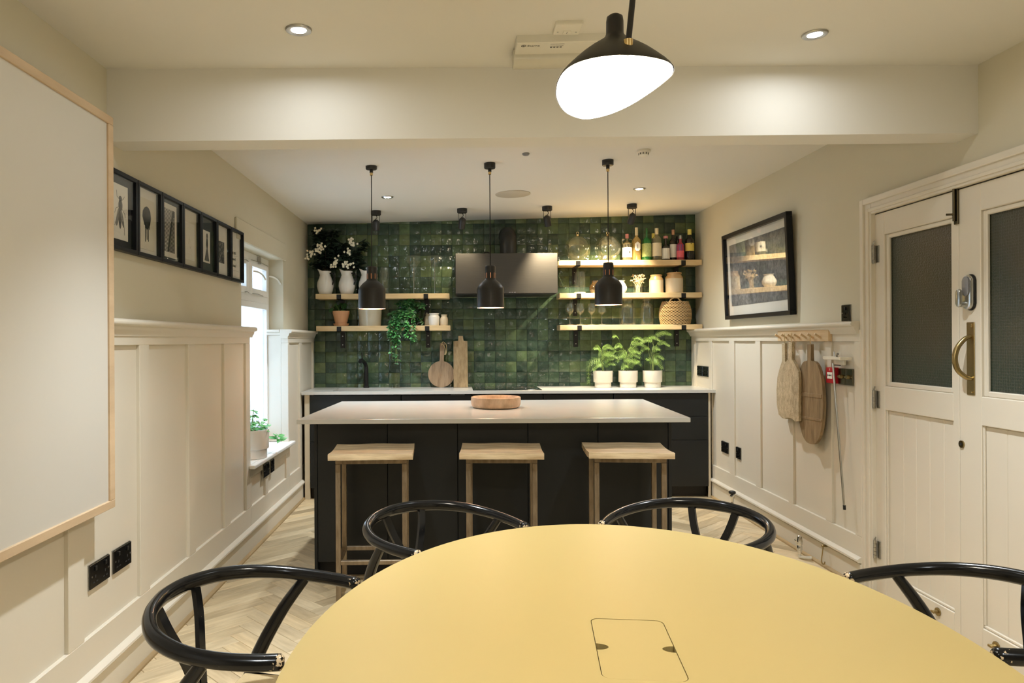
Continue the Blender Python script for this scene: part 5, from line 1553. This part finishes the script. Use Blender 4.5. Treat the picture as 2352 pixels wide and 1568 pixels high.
downlight(-.556, .10, 'added fill downlight out of view over the dining end, whiteboard side', DLP)  # this and the next: unseen lamps added behind the camera for fill
downlight(1.350, .10, 'added fill downlight out of view over the dining end, door side', DLP)
# pendants over the island
def make_pendant():
    t = thing('pendant_lamp', '', 'pendant lamp', group='black bell pendants over the island')
    # origin at the shade's lower rim; cord reaches up to the rose
    b = B(); b.lathe([(.0855, 0), (.0860, .003), (.0855, .118), (.080, .134), (.062, .157), (.044, .172), (.035, .180), (.0325, .188), (.0325, .262), (.028, .268), (.006, .270)], 44, cap=False); sh = b.build('shade', 'matt_black_shade', t, True)
    b = B(); b.lathe([(.0845, .001), (.0838, .118), (.078, .132), (.060, .154), (.042, .168), (0, .172)], 44, cap=False); b.build('shade_lining', 'shade_inside', sh, True)
    for k in range(8):
        a = 2 * PI * k / 8 - PI / 2
        b = B(); b.box(-.0028, .0028, -.0012, .0012, -.017, .017, .001); b.build('vent_slot', 'copper', sh, loc=(.0325 * math.cos(a), .0325 * math.sin(a), .205), rot=(0, 0, a + PI / 2))
    b = B(); b.sphere((0, 0, .07), .030, 16, 10); b.build('bulb', 'bulb_warm', t, True)
    light('POINT', 'pendant_light', t, (0, 0, .032), 3.0, (1, .80, .56), size=.03)
    return t
pn0 = make_pendant()
pend = [(-.538, 1.555, 'black bell pendant nearest the window wall'), (.212, 1.557, 'black bell pendant in the middle, in front of the hood'), (.960, 1.572, 'black bell pendant in front of the right shelves')]
for i, (x, z, lab) in enumerate(pend):
    o = pn0 if i == 0 else copy_tree(pn0)
    o.location = (x, 4.55, z); o['label'] = lab
    hc = zc(x) - z
    b = B(); b.cyl((0, 0, .268), (0, 0, hc - .055), .0028, 8); b.build('cord', 'black_metal', o, True)
    b = B(); b.lathe([(.009, hc - .058), (.010, hc - .040)], 14); b.build('cord_grip', 'pale_brass', o, True)
    b = B(); b.lathe([(.011, hc - .042), (.011, hc - .022), (.034, hc - .020), (.036, hc - .016), (.036, hc + .002)], 28); b.build('ceiling_rose', 'matt_black_shade', o, True)
# spot lights along the tiled wall
def spot(x, yaw, pitch, power, lab):
    t = thing('ceiling_spot', lab, 'spotlight', (x, 6.10, zc(x)), group='black bracket spotlights')
    b = B(); b.lathe([(.0, -.036), (.040, -.036), (.043, -.032), (.043, .002)], 28); b.build('base', 'matt_black_shade', t, True)
    b = B()
    b.bar([(-.031, 0, -.036), (-.031, 0, -.105)], .003, .012, up=Vector((0, 1, 0))); b.bar([(.031, 0, -.036), (.031, 0, -.105)], .003, .012, up=Vector((0, 1, 0))); b.box(-.0325, .0325, -.006, .006, -.039, -.036)
    b.build('yoke', 'black_metal', t)
    b = B(); b.tube(smooth_path([(0, 0, -.036), (.010, -.012, -.060), (-.005, -.02, -.078), (0, -.012, -.096)], 5), .0025, 6); b.build('flex', 'black_metal', t, True)
    hd_ = B(); hd_.lathe([(0, .040), (.012, .040), (.024, .030), (.029, .018), (.029, -.052), (.027, -.052), (.026, -.040)], 26, cap=False)
    h_ = hd_.build('lamp_head', 'matt_black_shade', t, True, loc=(0, 0, -.115), rot=(R(pitch), 0, R(yaw)))
    if power:
        b = B(); b.lathe([(0, -.042), (.0255, -.042)], 24, cap=False); b.build('lens', 'spot_led', h_)
        light('SPOT', 'spot_beam', h_, (0, 0, -.060), power, (1, .82, .55), size=.02, spot=R(95), blend=.8)
    return t
SPW = 52
spot(-.684, 0, 4, 0, 'black bracket spotlight pointing down, unlit, above the jugs')
spot(.048, 12, 32, SPW * .12, 'black bracket spotlight left of the flue')
spot(.770, -26, 26, SPW * .8, 'black bracket spotlight right of the flue')
spot(1.490, 14, 34, SPW, 'black bracket spotlight above the glass globes and bottles')
# speaker, detectors, emergency light
b = B(); b.lathe([(.135, .002), (.135, -.004), (.132, -.006), (0, -.006)], 48)
tag(b.build('ceiling_speaker', 'speaker_grille', smooth=True, loc=(.435, 5.53, zc(.435)), rot=(0, R(-1.2), 0)), 'flush round ceiling speaker grille', 'speaker')
sd = thing('smoke_detector', 'white smoke detector behind the beam', 'smoke detector', (1.13, 4.33, zc(1.13)))
b = B(); b.lathe([(.040, .002), (.040, -.012), (.034, -.016)], 28); b.build('base', 'white_plastic', sd, True)
b = B(); b.lathe([(.030, -.016), (.028, -.030), (.018, -.036), (0, -.037)], 28, cap=False); b.build('chamber', 'white_plastic', sd, True)
for k in range(10):
    a = 2 * PI * k / 10
    b = B(); b.box(-.002, .002, -.001, .001, -.028, -.018); b.build('vent', 'ink', sd, loc=(.0302 * math.cos(a), .0302 * math.sin(a), 0), rot=(0, 0, a + PI / 2))
b = B(); b.lathe([(.022, .002), (.022, -.006), (.016, -.012), (0, -.012)], 20)
tag(b.build('ceiling_sensor', 'grey_plastic', smooth=True, loc=(.42, 4.33, zc(.42))), 'tiny grey round ceiling sensor between the pendants', 'sensor')
ez = zc(.41)
em = thing('emergency_light', 'white emergency batten light on the ceiling behind the lamp', 'emergency light', (.41, 2.74, ez), (0, R(-1.2), 0))
b = B(); b.box(-.185, .185, -.098, .010, -.030, .004, .003); b.build('tray', 'white_plastic', em)
b = B(); b.prism([(.006, -.010), (.006, -.040), (.020, -.060), (.050, -.066), (.085, -.058), (.102, -.035), (.104, -.004)], -.188, .188, 'x'); b.build('diffuser', 'diffuser_plastic', em, True, ang=60)
text('Eterna', .018, 'ink', em, (-.145, -.068, -.0304), (R(180), 0, 0))
b = B(); b.lathe([(.0075, 0), (.0095, 0), (.0095, .0004), (.0075, .0004)], 20, cap=False); b.build('emblem', 'ink', em, loc=(-.158, -.074, -.0306))
b = B(); b.lathe([(0, 0), (.004, 0), (.004, .0004)], 10, cap=False); b.build('emblem', 'ink', em, loc=(-.158, -.074, -.0306))
for k, w_ in enumerate((.052, .05)):
    b = B(); b.box(-.060, -.060 + w_, -.085 + k * .016, -.083 + k * .016, -.0304, -.0299); b.build('small_print', 'ink_grey', em)
for k in range(4):
    b = B(); b.box(-.058 + k * .012, -.050 + k * .012, -.060, -.052, -.0304, -.0299); b.build('symbol', 'ink_grey', em)
pz = zc(.42)
sp = thing('ceiling_plate', 'white fused spur plate on the ceiling in front of the emergency light', 'plate', (.402, 2.575, pz))
b = B(); b.box(-.048, .048, -.045, .045, -.014, .004, .004, 2); b.build('cover', 'white_plastic', sp)
b = B(); b.box(-.014, .014, .008, .030, -.0165, -.013, .001); ff = b.build('fuse_carrier', 'white_plastic', sp)
b = B(); b.box(-.001, .001, .012, .026, -.0168, -.0163); b.build('slit', 'ink_grey', ff)
for s_ in (-1, 1):
    b = B(); b.cyl((s_ * .033, .019, -.0138), (s_ * .033, .019, -.0150), .003, 8); b.build('screw', 'nickel', sp)

# ------------------------------------------------------------------ big lamp over the table
LD = 1.55
def q3(px_, py_, d=LD):
    X_, Z_ = pt(px_, py_, d)
    return Vector((X_, d, Z_))
C0 = q3(1402, 205)
lm = thing('table_lamp_pendant', 'large black flared lamp shade with glowing opening over the table', 'pendant lamp', C0)
rim_px = [(1275, 190), (1279, 218), (1297, 246), (1322, 265), (1362, 277), (1400, 272), (1434, 260), (1466, 241), (1492, 219), (1515, 195), (1529, 173), (1522, 156), (1500, 145), (1458, 137), (1402, 133), (1345, 138), (1304, 150), (1282, 168)]
tl_ = R(13.7)
rim = []
for x, y in rim_px:
    u = (x - 1402) * LD / FPX; v = (y - 205) * LD / FPX / .5625
    rim.append(Vector((u, v * math.cos(tl_), -v * math.sin(tl_))))
rim = [Vector(p) for p in smooth_path(rim + [rim[0]], 3)[:-1]]
NK = len(rim)
nt_ = q3(1412, 33) - C0
a_off = math.atan2(rim[0].y, rim[0].x)
def neck_ring(c, r):
    return [c + Vector((r * math.cos(math.atan2(p.y, p.x)), r * math.sin(math.atan2(p.y, p.x)), 0)) for p in rim]
def shade_rings(off):
    rn = .0185 - off
    top = nt_ + Vector((0, 0, -off))
    rings = [[top + Vector((0, 0, 0))] * NK]
    rings = [neck_ring(top + Vector((0, 0, -.001)), rn * .55), neck_ring(top + Vector((0, 0, -.006)), rn * .92), neck_ring(top + Vector((0, 0, -.016)), rn), neck_ring(top + Vector((0, 0, -.042)), rn * 1.02)]
    base = neck_ring(top + Vector((0, 0, -.042)), rn * 1.02)
    for t_, g in ((.06, .025), (.14, .095), (.24, .225), (.36, .385), (.50, .55), (.66, .715), (.82, .87), (.93, .96), (1.0, 1.0)):
        rg = []
        for p0, p1 in zip(base, rim):
            q = p1 * (1 - off * 6)
            rg.append(Vector((p0.x + (q.x - p0.x) * g, p0.y + (q.y - p0.y) * g, p0.z + (p1.z - p0.z) * t_)))
        rings.append(rg)
    return rings
for off, nm, mt_ in ((0, 'shade', 'matt_black_shade'), (.003, 'shade_lining', 'lamp_white')):
    b = B(); rg = [[b.bm.verts.new(p) for p in r_] for r_ in shade_rings(off)]
    for r0, r1 in zip(rg, rg[1:]):
        for k in range(NK): b.bm.faces.new((r0[k], r0[(k + 1) % NK], r1[(k + 1) % NK], r1[k]))
    b.bm.faces.new(rg[0]); b.build(nm, mt_, lm, True, ang=70)
b = B(); b.sphere((0.0, .0, .010), .050, 24, 14); b.build('bulb', 'bulb_main', lm, True)
light('POINT', 'lamp_light', lm, (0.0, .012, -.052), 7.6, (1, .94, .83), size=.05)
j0 = q3(1443, 98, LD - .078) - C0
b = B(); b.cyl(j0 + Vector((0, 0, -.016)), j0 + Vector((0, 0, .006)), .0095, 14); b.build('brass_joint', 'pale_brass', lm, True)
b = B(); b.tube([j0 + Vector((0, .002, -.014)), j0 + Vector((-.002, .012, -.020)), j0 + Vector((-.003, .026, -.019))], .008, 10); b.build('knuckle', 'matt_black_shade', lm, True)
b = B(); b.tube([j0, q3(1453, 0, LD - .07) - C0, Vector((.43 - C0.x, -.03, zc(.43) - C0.z))], .0063, 12); b.build('rod', 'matt_black_shade', lm, True)
b = B(); b.lathe([(.055, -.03), (.058, -.026), (.058, .002)], 28, (.43 - C0.x, -.03, zc(.43) - C0.z)); b.build('canopy', 'matt_black_shade', lm, True)
